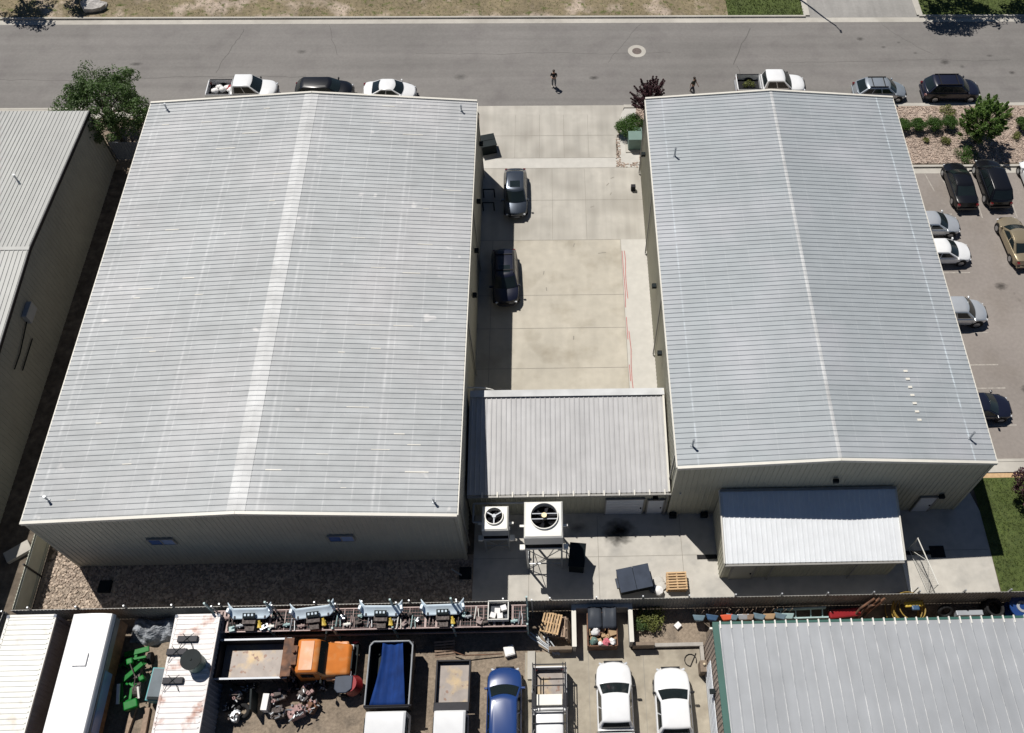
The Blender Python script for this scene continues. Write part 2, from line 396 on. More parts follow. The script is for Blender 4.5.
# ------------------------------------------------------------------ the setting
struct(MB().rect(-400, 400, -300, 500, -.30).build('ground', 'soil'))
struct(MB().rect(-120, 120, -60, 58.45, -.012).build('yard_ground', 'soil'))
struct(MB().rect(-150, 150, 59.55, 70.9, -.12).build('road', 'asphalt_road'))
mb = MB(); mb.rect(-150, 150, 70.2, 70.85, -.116); struct(mb.build('gutter_pan', 'concrete'))
mb = MB(); mb.box(-150, 23.1, 70.85, 71.03, -.3, .03); mb.box(33.6, 150, 70.85, 71.03, -.3, .03); struct(mb.build('kerb', 'concrete'))
struct(MB().rect(-150, 16.0, 71.03, 160, -.006).build('verge', 'dry_verge'))
struct(MB().rect(16.0, 23.0, 71.03, 160, -.006).build('grass', 'lawn'))
struct(MB().rect(33.7, 150, 71.03, 160, -.006).build('grass', 'lawn'))
mb = MB(); mb.add([(22.4,70.85,-.112),(34.2,70.85,-.112),(33.7,72.2,0),(23.2,72.2,0)], [(0,1,2,3)]); mb.add([(23.2,72.2,0),(33.7,72.2,0),(33.9,160,0),(23.0,160,0)], [(0,1,2,3)])
struct(mb.build('driveway', 'drive_grey'))
mb = MB(); mb.prism([(22.95,71.03),(23.5,71.03),(23.6,80),(23.0,80)], -.05, .02); mb.prism([(33.4,71.03),(33.95,71.03),(33.95,80),(33.3,80)], -.05, .02); struct(mb.build('driveway_edge', 'concrete'))
# near kerb, walk
mb = MB(); mb.box(-150, -6.4, 59.35, 59.55, -.3, .02); mb.box(5.9, 150, 59.2, 59.55, -.3, .02); struct(mb.build('kerb', 'concrete'))
struct(MB().rect(-150, -6.4, 58.3, 59.35, .0).build('sidewalk', 'concrete'))
struct(MB().rect(-150, -6.0, 52.5, 58.3, -.004).build('verge', 'yard_dirt'))
# courtyard between the two big buildings
mb = MB(); mb.add([(-6.6,59.62,-.114),(6.0,59.62,-.114),(5.7,58.5,0),(-6.2,58.5,0)], [(0,1,2,3)]); mb.sheet([(-6.2,58.5),(5.7,58.5),(5.35,56.8),(5.05,55.2),(5.05,53.5),(-6.0,53.5)], 0)
struct(mb.build('driveway_apron', 'court_concrete'))
struct(MB().rect(-5.8, 6.9, 52.39, 53.5, .0).build('pale_slab', 'pale_concrete'))
struct(MB().rect(-5.8, 6.9, 45.0, 52.39, .0).build('courtyard_slab', 'court_concrete'))
struct(MB().rect(-5.8, 4.95, 29.2, 45.0, .0).build('courtyard_slab', 'warm_concrete'))
struct(MB().rect(4.95, 6.9, 29.2, 45.0, .0).build('courtyard_walk', 'pale_concrete'))
mb = MB()
for y in (53.5, 52.39, 45.0, 39.85, 36.95, 33.6, 49.0, 56.0): mb.rect(-5.8, 4.95 if y < 45.1 or y > 53 else 6.9, y-.022, y+.022, .004)
for x in (-3.2, -1.2, .8, 2.8): mb.rect(x-.012, x+.012, 53.5, 58.4, .0045)
for x in (-.2, 2.4): mb.rect(x-.012, x+.012, 45.05, 52.3, .0045)
mb.rect(4.93, 4.965, 29.2, 45.0, .0045); mb.rect(-4.75, -4.72, 29.2, 45.0, .0045)
struct(mb.build('slab_joint', 'joint'))
mb = MB(); g = random.Random(3)
for off in (0, .34):
    px, py = 5.02+off*.5, 43.9
    while py > 30:
        ny = py-g.uniform(.7, 1.6); nx = 5.02+off*.5+g.uniform(-.05, .05)+(.0 if off else 0)
        if g.random() < .86:
            mb.sheet([(px-.028, py), (nx-.028, ny), (nx+.028, ny), (px+.028, py)], .009)
        px, py = nx, ny
struct(mb.build('painted_line', 'red_paint'))
mb = MB()
for (x, y, a) in ((3.35, 43.7, .1), (3.65, 43.75, .05), (-.9, 41.9, 1.4), (-.7, 40.4, 1.7), (1.2, 36.1, 1.5), (1.4, 44.5, 1.3), (2.9, 48.3, .4), (4.2, 50.6, .9), (4.6, 51.3, .5), (4.4, 49.6, 1.2)):
    mb.prism([(x+.16*math.cos(a)*c-.035*math.sin(a)*s_, y+.16*math.sin(a)*c+.035*math.cos(a)*s_) for c, s_ in ((-1,-1),(1,-1),(1,1),(-1,1))], .0, .007)
struct(mb.build('oil_stain', 'joint'))
# planting bed of the driveway
mb = MB(); mb.sheet([(5.35,52.75),(6.9,52.75),(6.9,59.1),(5.95,59.1),(5.65,58.5),(5.3,56.8),(5.15,55.4)], .012); struct(mb.build('planting_bed', 'pale_concrete'))
stones('red_gravel', 'stone_red', [[(5.0,52.45),(7.0,52.45),(7.0,52.95),(5.0,52.95)], [(5.0,52.5),(5.4,52.5),(5.4,55.4),(5.65,57.2),(5.4,57.2),(5.05,55.4)]], 60, .04, .08, .0, 5, 'red crushed rock edging the planting bed beside the driveway')
# east landscape strip + parking lot
struct(MB().rect(6.9, 60, 52.6, 59.2, .008).build('planting_bed', 'rock_bed'))
stones('gravel', 'stone_red', [[(25.3,52.6),(44,52.6),(44,59.1),(25.3,59.1)], [(6.9,53),(9.5,53),(9.5,59),(6.9,59)]], 64, .03, .09, .01, 6, 'pinkish landscaping rock in the strip between street and parking lot')
struct(MB().rect(25.3, 60, 26.05, 52.1, .0).build('parking_lot', 'lot_asphalt'))
struct(MB().rect(25.3, 60, 51.5, 52.06, .004).build('gutter_pan', 'concrete'))
mb = MB(); mb.box(25.3, 60, 52.1, 52.3, -.1, .15); mb.box(25.3, 60, 25.85, 26.05, -.1, .13); struct(mb.build('kerb', 'concrete'))
struct(MB().rect(25.3, 60, 25.1, 25.85, .1).build('sidewalk', 'concrete'))
mb = MB()
for x in (28.3, 29.75, 30.95, 33.25, 36.0, 38.7): mb.sheet([(x,51.45),(x+.09,51.45),(x+.19+.25,49.6),(x+.10+.25,49.6)] if x < 31.5 else [(x,51.45),(x+.1,51.45),(x+.1,46.8),(x,46.8)], .006)
for y in (47.2, 44.25, 41.5, 38.75, 36.1, 33.4, 31.5, 28.6): mb.rect(25.8, 31.0, y-.05, y+.05, .006)
struct(mb.build('parking_line', 'white_line'))
# south-east pad, lawn, yard pad behind the link building
mb = MB(); mb.sheet([(-5.3,16.95),(26.85,16.95),(26.95,22.3),(26.3,24.9),(25.2,24.9),(-5.3,24.9)], .0); struct(mb.build('concrete_pad', 'pad_concrete'))
mb = MB()
for x in (-1.9, 2.4, 7.6): mb.rect(x-.015, x+.015, 16.95, 22.6, .004)
for y in (19.9,): mb.rect(-5.3, 26.8, y-.015, y+.015, .0045)
struct(mb.build('slab_joint', 'joint'))
struct(MB().rect(26.9, 70, 14, 25.1, .02).build('grass', 'lawn'))
mb = MB(); mb.sheet([(26.4,24.75),(45,24.75),(45,25.1),(26.3,25.1)], .026); struct(mb.build('bark_mulch', 'wood_pallet'))
struct(MB().rect(-31.3, -5.3, 16.7, 20.2, .0).build('gravel_strip', 'pebble_bed'))
stones('gravel', 'stone', [[(-31.1,16.75),(-5.4,16.75),(-5.4,19.85),(-31.1,19.85)], [(-31.1,19.8),(-29.3,19.8),(-29.3,27),(-31.1,27)]], 150, .03, .10, .0, 8, 'tan river stones along the foot of the western warehouse')
# storage yard in front
struct(MB().rect(-34, 1.0, -8, 16.7, -.006).build('storage_yard', 'yard_dirt'))
struct(MB().rect(-2.1, 8.6, -8, 14.15, .0).build('yard_slab', 'yard_concrete'))
struct(MB().rect(.7, 4.1, 14.15, 16.5, .0).build('yard_slab', 'yard_concrete'))
struct(MB().rect(4.2, 8.6, 14.3, 16.7, .0).build('yard_dirt', 'yard_dirt'))
struct(MB().rect(8.6, 45, 5, 16.7, -.002).build('yard_dirt', 'soil'))
mb = MB()
for x in (-2.08, 1.6, 4.8): mb.rect(x-.015, x+.015, 4, 14.1, .004)
mb.rect(-2.1, 8.3, 9.4, 9.43, .0045); struct(mb.build('slab_joint', 'joint'))
ZRD = -.12
def tufts(name, poly, n, seed, label, m='blade', s=.09):
    g = np.random.default_rng(seed); V = []; F = []; o = 0
    for _ in range(n):
        x, y = g.uniform(poly[0], poly[1]), g.uniform(poly[2], poly[3])
        for k in range(3):
            a = g.uniform(0, 6.28); dx, dy = math.cos(a), math.sin(a); q = s*g.uniform(.5, 1.3)
            V += [(x-dy*q*.25, y+dx*q*.25, .0), (x+dy*q*.25, y-dx*q*.25, .0), (x+dx*q, y+dy*q, q*1.1)]; F.append((o, o+1, o+2)); o += 3
    mb = MB(); mb.v = V; mb.f = F; return tag(mb.build(name, m), label, 'grass', kind='stuff')
tufts('grass_tufts', (26.95, 40, 16.9, 24.7), 5000, 1, 'short green lawn beside the eastern warehouse')
tufts('dry_grass', (-52, 16, 71.1, 78), 5000, 2, 'straw coloured dry grass on the far side of the street', 'leaf_yellow', .07)
tufts('grass_tufts', (16, 23, 71.1, 78), 2500, 3, 'mown green grass left of the driveway across the street')
tufts('grass_tufts', (34, 52, 71.1, 78), 3500, 4, 'mown green grass right of the driveway across the street')

# ------------------------------------------------------------------ buildings
def lamp(parent, c, sgn=-1):
    m = MB(); m.box(c[0]-.16, c[0]+.16, c[1]-.22, c[1], c[2], c[2]+.22); return m.build('wall_lamp', 'black', parent)
def window_y(parent, x, y, z, w_, h_):
    f = MB(); y -= .07
    for a in ((x-w_/2, x+w_/2, z-h_/2, z-h_/2+.07), (x-w_/2, x+w_/2, z+h_/2-.07, z+h_/2), (x-w_/2, x-w_/2+.07, z-h_/2+.07, z+h_/2-.07), (x+w_/2-.07, x+w_/2, z-h_/2+.07, z+h_/2-.07), (x-.03, x+.03, z-h_/2+.07, z+h_/2-.07)):
        f.box(a[0], a[1], y-.05, y+.07, a[2], a[3])
    fo = f.build('window', 'gutter', parent)
    MB().box(x-w_/2+.07, x-.03, y-.02, y+.0, z-h_/2+.07, z+h_/2-.07).build('pane', 'glass_blue', fo)
    MB().box(x+.03, x+w_/2-.07, y-.03, y-.01, z-h_/2+.07, z+h_/2-.07).build('pane', 'glass_pale', fo)
def door_y(parent, x, y, w_, h_, name='door', m='door_white', slats=0):
    d = MB(); d.box(x-w_/2, x+w_/2, y-.09, y-.05, .03, h_)
    if slats:
        for k in range(1, slats): d.box(x-w_/2+.03, x+w_/2-.03, y-.10, y-.088, h_*k/slats-.015, h_*k/slats+.015)
    o = d.build(name, m, parent); f = MB()
    f.box(x-w_/2-.08, x-w_/2, y-.12, y-.02, 0, h_+.08); f.box(x+w_/2, x+w_/2+.08, y-.12, y-.02, 0, h_+.08); f.box(x-w_/2, x+w_/2, y-.12, y-.02, h_, h_+.08)
    f.build('frame', 'gutter', o)
    MB().box(x+w_/2-.16, x+w_/2-.08, y-.15, y-.09, .95, 1.05).build('handle', 'dark_metal', o); return o
def vent_pipe(parent, x, y, z, h=.5):
    v = MB(); v.tube((x,y,z-.1), (x,y,z+h), .06, n=10); v.tube((x,y,z+h), (x+.02,y,z+h+.09), .075, n=10); v.tube((x,y,z-.02), (x,y,z+.07), .13, .08, n=10); v.build('vent_pipe', 'galv', parent, smooth=40)

def warehouse(name, label, x0, x1, y0, y1, he, hr, xr, roofm, wallm, sp=.34):
    t = thing(name, label, 'building', ((x0+x1)/2, (y0+y1)/2, 0)); cx, cy = (x0+x1)/2, (y0+y1)/2
    def b(mb, nm, m, **k):
        mb.v = [(p[0]-cx, p[1]-cy, p[2]) for p in mb.v]; return mb.build(nm, m, t, **k)
    for xe, sgn in ((x0, -1), (x1, 1)):
        run = abs(xe-xr)+.04; Ls = math.hypot(run, hr-he+.0); v = Vector((sgn*run, 0, he-hr))/Ls; n = Vector((sgn*(hr-he), 0, run)).normalized()
        m = MB(); ribbed(m, (xr, y0, hr), (0, 1, 0), v, n, y1-y0, lambda a: (0, Ls), sp=sp); b(m, 'roof_panel', roofm)
        g_ = MB(); xo = xe+sgn*.02; g_.box(min(xo, xo+sgn*.10), max(xo, xo+sgn*.10), y0+.02, y1-.02, he-.17, he-.03); b(g_, 'gutter', 'trim')
        for yy in (y0+.9, (y0+y1)/2-3, (y0+y1)/2+6, y1-.9):
            dn = MB(); dn.box(min(xe+sgn*.06, xe+sgn*.14), max(xe+sgn*.06, xe+sgn*.14), yy-.05, yy+.05, .1, he-.17); b(dn, 'downspout', 'gutter')
    k = (hr-he)/(abs(x0-xr)); q = .11 if 'eastern' in label else .50
    for sgn in (-1, 1):
        rc = MB(); v = Vector((sgn, 0, -k)).normalized(); n = Vector((sgn*k, 0, 1)).normalized()
        ribbed(rc, (xr, y0-.02, hr+.02), (0, 1, 0), v, n, y1-y0+.04, lambda a: (-.01, q), sp=sp, h=.03, t=.02); b(rc, 'ridge_cap', 'ridge_metal')
    yy = y0+sp/2
    # rake trims (white strip along the gables)
    for ye, s_ in ((y0, -1), (y1, 1)):
        for xe in (x0-.05, x1+.05):
            m = MB(); A = Vector((xe, ye+s_*.04, he-.03)); B = Vector((xr, ye+s_*.04, hr-.01)); m.beam(A, B, .16, .24); b(m, 'rake_trim', 'trim')
    top = lambda x: (he+(hr-he)*(x-x0)/(xr-x0) if x < xr else hr-(hr-he)*(x-xr)/(x1-xr))-.06
    m = MB(); ribbed(m, (x0, y0+.03, 0), (1,0,0), (0,0,1), (0,-1,0), x1-x0, lambda a: (0, top(x0+a)), sp=.305, h=.03); b(m, 'wall', wallm)
    m = MB(); ribbed(m, (x1, y1-.03, 0), (-1,0,0), (0,0,1), (0,1,0), x1-x0, lambda a: (0, top(x1-a)), sp=.305, h=.03); b(m, 'wall', wallm)
    m = MB(); ribbed(m, (x0+.03, y1-.03, 0), (0,-1,0), (0,0,1), (-1,0,0), y1-y0-.06, lambda a: (0, he-.06), sp=.305, h=.03); b(m, 'wall', wallm)
    m = MB(); ribbed(m, (x1-.03, y0+.03, 0), (0,1,0), (0,0,1), (1,0,0), y1-y0-.06, lambda a: (0, he-.06), sp=.305, h=.03); b(m, 'wall', wallm)
    for (x, y) in ((x0, y0), (x1, y0), (x0, y1), (x1, y1)):
        m = MB(); sx = 1 if x == x0 else -1; sy = 1 if y == y0 else -1
        m.box(min(x-sx*.02, x+sx*.14), max(x-sx*.02, x+sx*.14), min(y-sy*.02, y+sy*.14), max(y-sy*.02, y+sy*.14), 0, he-.16); b(m, 'corner_trim', wallm)
    h_ = bpy.data.objects.new('x', None)
    return t, cx, cy
def local(parent, o_list, cx, cy):
    for o in o_list: o.location = (-cx, -cy, 0)

def fit(t, fn, *a, **k):
    """build a part in world coordinates, then hang it on thing t"""
    before = set(C.objects); fn(t, *a, **k)
    for o in set(C.objects)-before:
        if o.parent == t: o.location = (-t.location.x, -t.location.y, 0)

A, ax, ay = warehouse('warehouse', 'huge western metal warehouse with a long pale grey gabled roof and two blue windows', -29.21, -5.67, 19.87, 52.27, 7.10, 7.98, -17.45, 'roof_west', 'wall_grey')
fit(A, window_y, -22.75, 19.87, 4.1, 1.5, .85); fit(A, window_y, -12.55, 19.87, 4.1, 1.5, .85)
for x, y in ((-28.05, 21.1), (-6.9, 20.6), (-27.9, 51.5), (-6.7, 51.2)): fit(A, vent_pipe, x, y, 7.98-.88*abs(x+17.45)/11.77)
def roll_door_x(parent, x, y, w_, h_, sgn):
    d = MB(); xs = sorted((x, x+sgn*.06)); d.box(xs[0], xs[1], y-w_/2, y+w_/2, .02, h_)
    for k in range(1, 8): zz = h_*k/8; xq = sorted((x+sgn*.05, x+sgn*.08)); d.box(xq[0], xq[1], y-w_/2, y+w_/2, zz-.02, zz+.02)
    o = d.build('overhead_door', 'door_white', parent)
    f = MB(); xq = sorted((x, x+sgn*.11))
    f.box(*xq, y-w_/2-.12, y-w_/2, 0, h_+.12); f.box(*xq, y+w_/2, y+w_/2+.12, 0, h_+.12); f.box(*xq, y-w_/2, y+w_/2, h_, h_+.12); f.build('frame', 'gutter', o)
def lamp_x(parent, x, y, z, sgn):
    m = MB(); xs = sorted((x, x+sgn*.3)); m.box(*xs, y-.15, y+.15, z, z+.22); m.build('wall_lamp', 'black', parent)
for y in (36.8, 40.6, 45.1, 50.8): fit(A, lamp_x, -5.63, y, 4.2, 1)

B, bx, by = warehouse('warehouse', 'eastern metal warehouse with a cool grey gabled roof beside the parking lot', 6.85, 25.24, 22.60, 52.60, 6.94, 7.66, 16.0, 'roof_east', 'wall_tan')
fit(B, door_y, 22.95, 22.60, 1.0, 2.15); fit(B, lamp, (23.6, 22.55, 2.35)); fit(B, lamp, (16.35, 22.53, 5.0))
for x, y in ((8.5, 46.7), (24.0, 24.1), (7.75, 23.9)): fit(B, vent_pipe, x, y, 7.66-.72*abs(x-16.0)/9.2, .7)
for y in (32.0, 37.4, 49.6): fit(B, lamp_x, 6.81, y, 4.2, -1)
def patches(t):
    for k in range(7): x, y = 21.1+.02*k, 28.6-.62*k*.9; z = 7.66-.72*abs(x-16.0)/9.24+.03; MB().box(x-.12, x+.12, y-.07, y+.07, z-.02, z+.03).build('sealant_patch', 'trim', t)
fit(B, patches)
def scuffs(t):
    g = random.Random(77)
    for k in range(44):
        x = g.uniform(-28.3, -6.6); y = g.uniform(20.8, 51.5)
        if abs(x+17.45) < 1: continue
        sg = 1 if x > -17.45 else -1; sl = .88/11.77; z = 7.98-sl*abs(x+17.45)+.036; ln = g.uniform(.15, .75); yy = 19.87+.34*(round((y-19.87)/.34))-.17
        m = MB(); m.beam((x-ln, yy, z+sg*sl*ln), (x+ln, yy, z-sg*sl*ln), g.uniform(.03, .07), .006); m.build('sealant_streak', 'trim', t)
fit(A, scuffs)
def wbox(parent, x, y): MB().box(x-.22, x+.22, y-.28, y-.01, .12, .5).build('meter_box', 'black', parent)
fit(B, wbox, 6.98+.2, 22.55); fit(B, wbox, 9.15, 22.55)
def conduit(parent):
    m = MB(); m.box(6.2, 6.34, 31, 31.1, 0, .1); 
# link building between them
t = thing('link_building', 'low link building with ribbed mono-pitch roof joining the two warehouses', 'building', (.6, 26, 0))
def linkb(t):
    x0, x1, yN, yS, zN, zS = -5.52, 6.70, 29.35, 22.72, 4.2, 3.25
    v = Vector((0, yS-yN, zS-zN)); Ls = v.length; v /= Ls; n = Vector((0, zS-zN, yN-yS)).normalized(); n = Vector((0, -(zN-zS), (yN-yS))).normalized()
    m = MB(); ribbed(m, (x0, yN, zN), (1,0,0), v, n, x1-x0, lambda a: (0, Ls), sp=.305, h=.04, w=.09); m.build('roof_panel', 'roof_link', t)
    # eastern low edge: the roof steps forward past the corner of the eastern warehouse
    m = MB(); m.box(x0+.02, x1+.05, yN-.42, yN+.06, zN+.055, zN+.085); m.box(x0+.02, x1+.05, yN+.03, yN+.07, zN-.15, zN+.06); m.build('ridge_flashing', 'ridge_metal', t)
    m = MB(); m.beam((x1-.02, yN, zN+.04), (x1-.02, yS, zS+.04), .12, .12); m.build('rake_trim', 'trim', t)
    m = MB(); m.box(x0, x1+.1, yS-.16, yS-.02, zS-.17, zS-.04)
    m.build('gutter', 'gutter', t)
    for k in range(14): xx = x0+.9+k*.92; MB().box(xx-.04, xx+.04, yS-.19, yS+.16, zS-.02, zS+.055).build('gutter_strap', 'trim', t)
    m = MB(); ribbed(m, (x0, yS+.06, 0), (1,0,0), (0,0,1), (0,-1,0), x1-x0+.1, lambda a: (0, zS-.05), sp=.305, h=.03); m.build('wall', 'wall_tan', t)
    m = MB(); ribbed(m, (x1, yN-.1, 0), (-1,0,0), (0,0,1), (0,1,0), x1-x0, lambda a: (0, zN-.05), sp=.305, h=.03); m.build('wall', 'wall_tan', t)
    door_y(t, 4.07, yS+.04, 2.3, 2.3, 'overhead_door', 'door_white', 6); door_y(t, 6.0, yS+.04, .95, 2.1); lamp(t, (5.9, yS+.02, 2.45))
    m = MB(); m.tube((-5.2, yS-.15, 2.35), (-.2, yS-.15, 2.35), .07); m.tube((-5.2, yS-.15, 2.35), (-5.2, yS-1.3, 2.2), .07); m.tube((-5.2, yS-1.3, 2.2), (-4.4, yS-1.3, 2.2), .07); m.build('pipe', 'galv', t)
    m = MB(); m.tube((6.62, yS-.12, 0), (6.62, yS-.12, zS-.15), .05); m.build('downspout', 'gutter', t)
    pts = [(-5.4+1.4*math.sin(a), yN+.35, 3.6+.55*math.cos(a)) for a in np.linspace(-.2, 2.0, 9)]
    m = MB(); m.path(pts, .05); m.build('pipe', 'white_metal', t)
fit(t, linkb)
# lean-to shed
t = thing('lean_to_shed', 'bright ribbed metal lean-to roof over a tan shed against the eastern warehouse', 'building', (15, 20.4, 0))
def shedb(t):
    x0, x1, yN, yS, zN, zS = 9.65, 20.25, 22.50, 18.36, 3.85, 2.95
    v = Vector((0, yS-yN, zS-zN)); Ls = v.length; v /= Ls; n = Vector((0, -(zN-zS), (yN-yS))).normalized()
    m = MB(); ribbed(m, (x0, yN, zN), (1,0,0), v, n, x1-x0, lambda a: (0, Ls+.1), sp=.305, h=.04, w=.09); m.build('roof_panel', 'roof_shed', t)
    m = MB(); m.box(x0, x1, yN-.12, yN+.04, zN+.05, zN+.12); m.build('flashing', 'gutter', t)
    for xx in (x0-.03, x1+.03): m = MB(); m.beam((xx, yN, zN), (xx, yS-.1, zS), .08, .2); m.build('rake_trim', 'trim', t)
    m = MB(); m.box(x0, x1, yS-.24, yS-.12, zS-.18, zS-.06); m.build('gutter', 'gutter', t)
    m = MB(); ribbed(m, (x0+.1, yS+.06, 0), (1,0,0), (0,0,1), (0,-1,0), x1-x0-.2, lambda a: (0, zS-.06), sp=.305, h=.03); m.build('wall', 'wall_tan', t)
    for xx, s_ in ((x0+.1, -1), (x1-.1, 1)):
        m = MB(); k = (zN-zS)/(yN-yS)
        ribbed(m, (xx, yN-.02 if s_ < 0 else yS+.08, 0), (0, s_, 0) if s_ > 0 else (0, -1, 0), (0,0,1), (s_,0,0), yN-yS-.12, (lambda a: (0, zS-.1+a*k)) if s_ > 0 else (lambda a: (0, zN-.1-a*k)), sp=.305, h=.03); m.build('wall', 'wall_tan', t)
    door_y(t, 10.95, yS+.04, 1.3, 2.3, 'door', 'wall_grey')
    for xx in (12.6, 17.6): m = MB(); m.tube((xx, yS-.12, 0), (xx, yS-.12, zS-.15), .045); m.build('downspout', 'gutter', t)
fit(t, shedb)
# left neighbour (gable end facing east)
t = thing('neighbour_building', 'ribbed pale roof building with dark grey gable wall at the left edge', 'building', (-45, 39, 0))
def leftb(t):
    xE, xW, yN, yR, yS, he, hr = -34.85, -75, 53.45, 39.6, 18.6, 5.25, 6.25; hS = 4.85
    for y1, sg in ((yN, 1), (yS, -1)):
        he = 5.25 if sg > 0 else hS
        v = Vector((0, y1-yR, he-hr)); Ls = v.length; v /= Ls; n = Vector((0, sg*(hr-he), abs(y1-yR))).normalized()
        m = MB(); ribbed(m, (xE+.1, yR, hr), (-1,0,0), v, n, xE-xW, lambda a: (0, Ls+.1), sp=.29, h=.034, w=.09); m.build('roof_panel', 'roof_pale', t)
        m = MB(); m.beam((xE+.12, yR, hr-.03), (xE+.12, y1, he-.03), .06, .26); m.build('rake_trim', 'dark_metal', t)
    m = MB(); m.box(xW, xE+.1, yR-.14, yR+.14, hr+.0, hr+.045); m.build('ridge_cap', 'roof_pale', t)
    top = lambda y: (hr-(hr-5.25)*abs(y-yR)/abs(yN-yR) if y > yR else hr-(hr-hS)*abs(y-yR)/abs(yS-yR))-.08
    m = MB(); ribbed(m, (xE, yS, 0), (0,1,0), (0,0,1), (1,0,0), yN-yS, lambda a: (0, top(yS+a)), sp=.37, h=.03); m.build('wall', 'wall_west', t)
    m = MB(); m.box(xW, xE, yN-.15, yN-.02, 0, 5.1); m.box(xW, xE, yS+.02, yS+.15, 0, hS-.1); m.build('wall', 'wall_west', t)
    m = MB(); m.box(xE+.03, xE+.35, 35.2, 36.4, 3.9, 4.7); m.build('vent_hood', 'grey_metal', t)
    m = MB(); m.path([(xE+.1, 35.2, 4.1), (xE+.1, 33.0, 3.7), (xE+.1, 31.8, 3.7)], .04); m.tube((xE+.1, 34.6, 3.0), (xE+.1, 32.2, 2.9), .04); m.build('pipe', 'black', t)
    vent_pipe(t, -37.6, 46.0, 5.78, .6)
fit(t, leftb)
# yard building, lower right
t = thing('yard_building', 'standing seam grey roof with green edge trim, lower right corner', 'building', (20, 4, 0))
def yardb(t):
    x0, x1, yN, yS, zN, zS = 8.42, 36, 14.35, -10, 3.9, 5.5
    v = Vector((0, yS-yN, zS-zN)); Ls = v.length; v /= Ls; n = Vector((0, (zS-zN)*1.0, (yN-yS))).normalized()
    m = MB(); ribbed(m, (x0+.1, yN+.1, zN), (1,0,0), v, n, x1-x0, lambda a: (0, Ls), sp=.61, h=.055, w=.07); m.build('roof_panel', 'roof_yard', t)
    m = MB(); m.beam((x0+.14, yN+.12, zN-.02), (x0+.14, yS, zS-.02), .34, .16); m.build('rake_trim', 'green_trim', t)
    m = MB(); m.box(x0, x1, yN+.12, yN+.26, zN-.16, zN-.03); m.build('gutter', 'green_trim', t)
    for k in range(30): xx = x0+.41+k*.61; MB().box(xx-.035, xx+.035, yN-.12, yN+.28, zN-.02, zN+.075).build('gutter_strap', 'white_metal', t)
    k = (zS-zN)/(yN-yS)
    m = MB(); ribbed(m, (x0, yN, 0), (0,-1,0), (0,0,1), (-1,0,0), yN-yS, lambda a: (0, zN-.1+a*k), sp=.305, h=.04, w=.12); m.build('wall', 'wall_yard', t)
    m = MB(); ribbed(m, (x1, yN, 0), (-1,0,0), (0,0,1), (0,1,0), x1-x0, lambda a: (0, zN-.1), sp=.305, h=.03); m.build('wall', 'wall_yard', t)
    m = MB(); m.box(x0-.10, x0-.05, 7.2, 12.9, .02, 2.3)
    for z in (.5, 1.0, 1.5, 2.0): m.box(x0-.115, x0-.1, 7.25, 12.85, z-.015, z+.015)
    o = m.build('overhead_door', 'door_white', t)
    m = MB(); m.box(x0-.35, x0-.04, 11.0, 11.25, 2.7, 2.9); m.build('wall_lamp', 'black', t)
    m = MB(); m.box(x0-.16, x0-.02, yN-.1, yN+.0, zN-.35, zN-.15); m.build('downspout', 'white_metal', t)
fit(t, yardb)

# ------------------------------------------------------------------ fences
def panel_fence(name, label, p0, p1, h, m, postm, sp=2.75, first=0, rail=True, hide=0):
    p0, p1 = Vector(p0), Vector(p1); d = p1-p0; L_ = d.length; u = d/L_; a = math.atan2(u.y, u.x)
    t = thing(name, label, 'fence', (p0.x, p0.y, 0), a)
    mm = MB(); ribbed(mm, (0, 0, .05), (1,0,0), (0,0,1), (0,-1,0), L_, lambda s_: (0, h), sp=.2, h=.025, w=.07, t=.02); mm.build('slat_panel', m, t)
    k = first
    while k < L_: MB().box(k-.04, k+.04, .022, .10, 0, h+.38).build('post', postm, t); k += sp
    if rail: mm = MB(); mm.box(0, L_, .023, .07, h-.15, h-.08); mm.box(0, L_, .023, .07, .3, .37); mm.build('rail', m, t)
    return t
panel_fence('metal_fence', 'long grey corrugated metal fence dividing the storage yard from both warehouses', (-31.4, 16.62), (32, 16.52), 2.0, 'fence_metal', 'galv', 2.7, 1.1)
panel_fence('metal_fence', 'short green grey panel fence running back beside the gravel corner', (-31.4, 27.5), (-31.4, 16.75), 1.85, 'fence_green', 'dark_metal', 3.0, 2.2)
t = panel_fence('metal_fence', 'pale grey fence panels closing the gap beneath the street tree', (-34.8, 53.6), (-29.2, 53.6), 1.9, 'corrug_blue', 'dark_metal', 1.9)
panel_fence('yard_fence', 'grey fence strip at the lower left corner of the storage yard', (-31.75, 16.6), (-32.6, 8), 2.0, 'fence_metal', 'galv', 2.7, .1)
# gate by the lean-to
t = thing('chain_link_gate', 'open chain-link gate with white posts beside the lean-to shed', 'gate', (21.6, 18.5, 0))
MB().box(-.42, -.20, -1.5, 1.3, 0, .10).build('kerb', 'white_metal', t); MB().tube((-.35, -1.45, 0), (-.35, -1.45, 1.6), .035).build('post', 'galv', t)
m = MB(); P0, P1 = Vector((.75, -1.4, 0)), Vector((.15, 1.5, 0))
for z in (.15, 1.9): m.tube(P0+Vector((0,0,z)), P1+Vector((0,0,z)), .035 if z > 1 else .015, n=6)
m.tube(P0, P0+Vector((0,0,1.95)), .022); m.tube(P1, P1+Vector((0,0,1.95)), .022)
m.tube(P0+Vector((0,0,.15)), (P0+P1)/2+Vector((0,0,1.9)), .02, n=5); m.tube(P1+Vector((0,0,.15)), (P0+P1)/2+Vector((0,0,1.9)), .02, n=5)
m.build('gate_frame', 'white_metal', t)
m = MB()
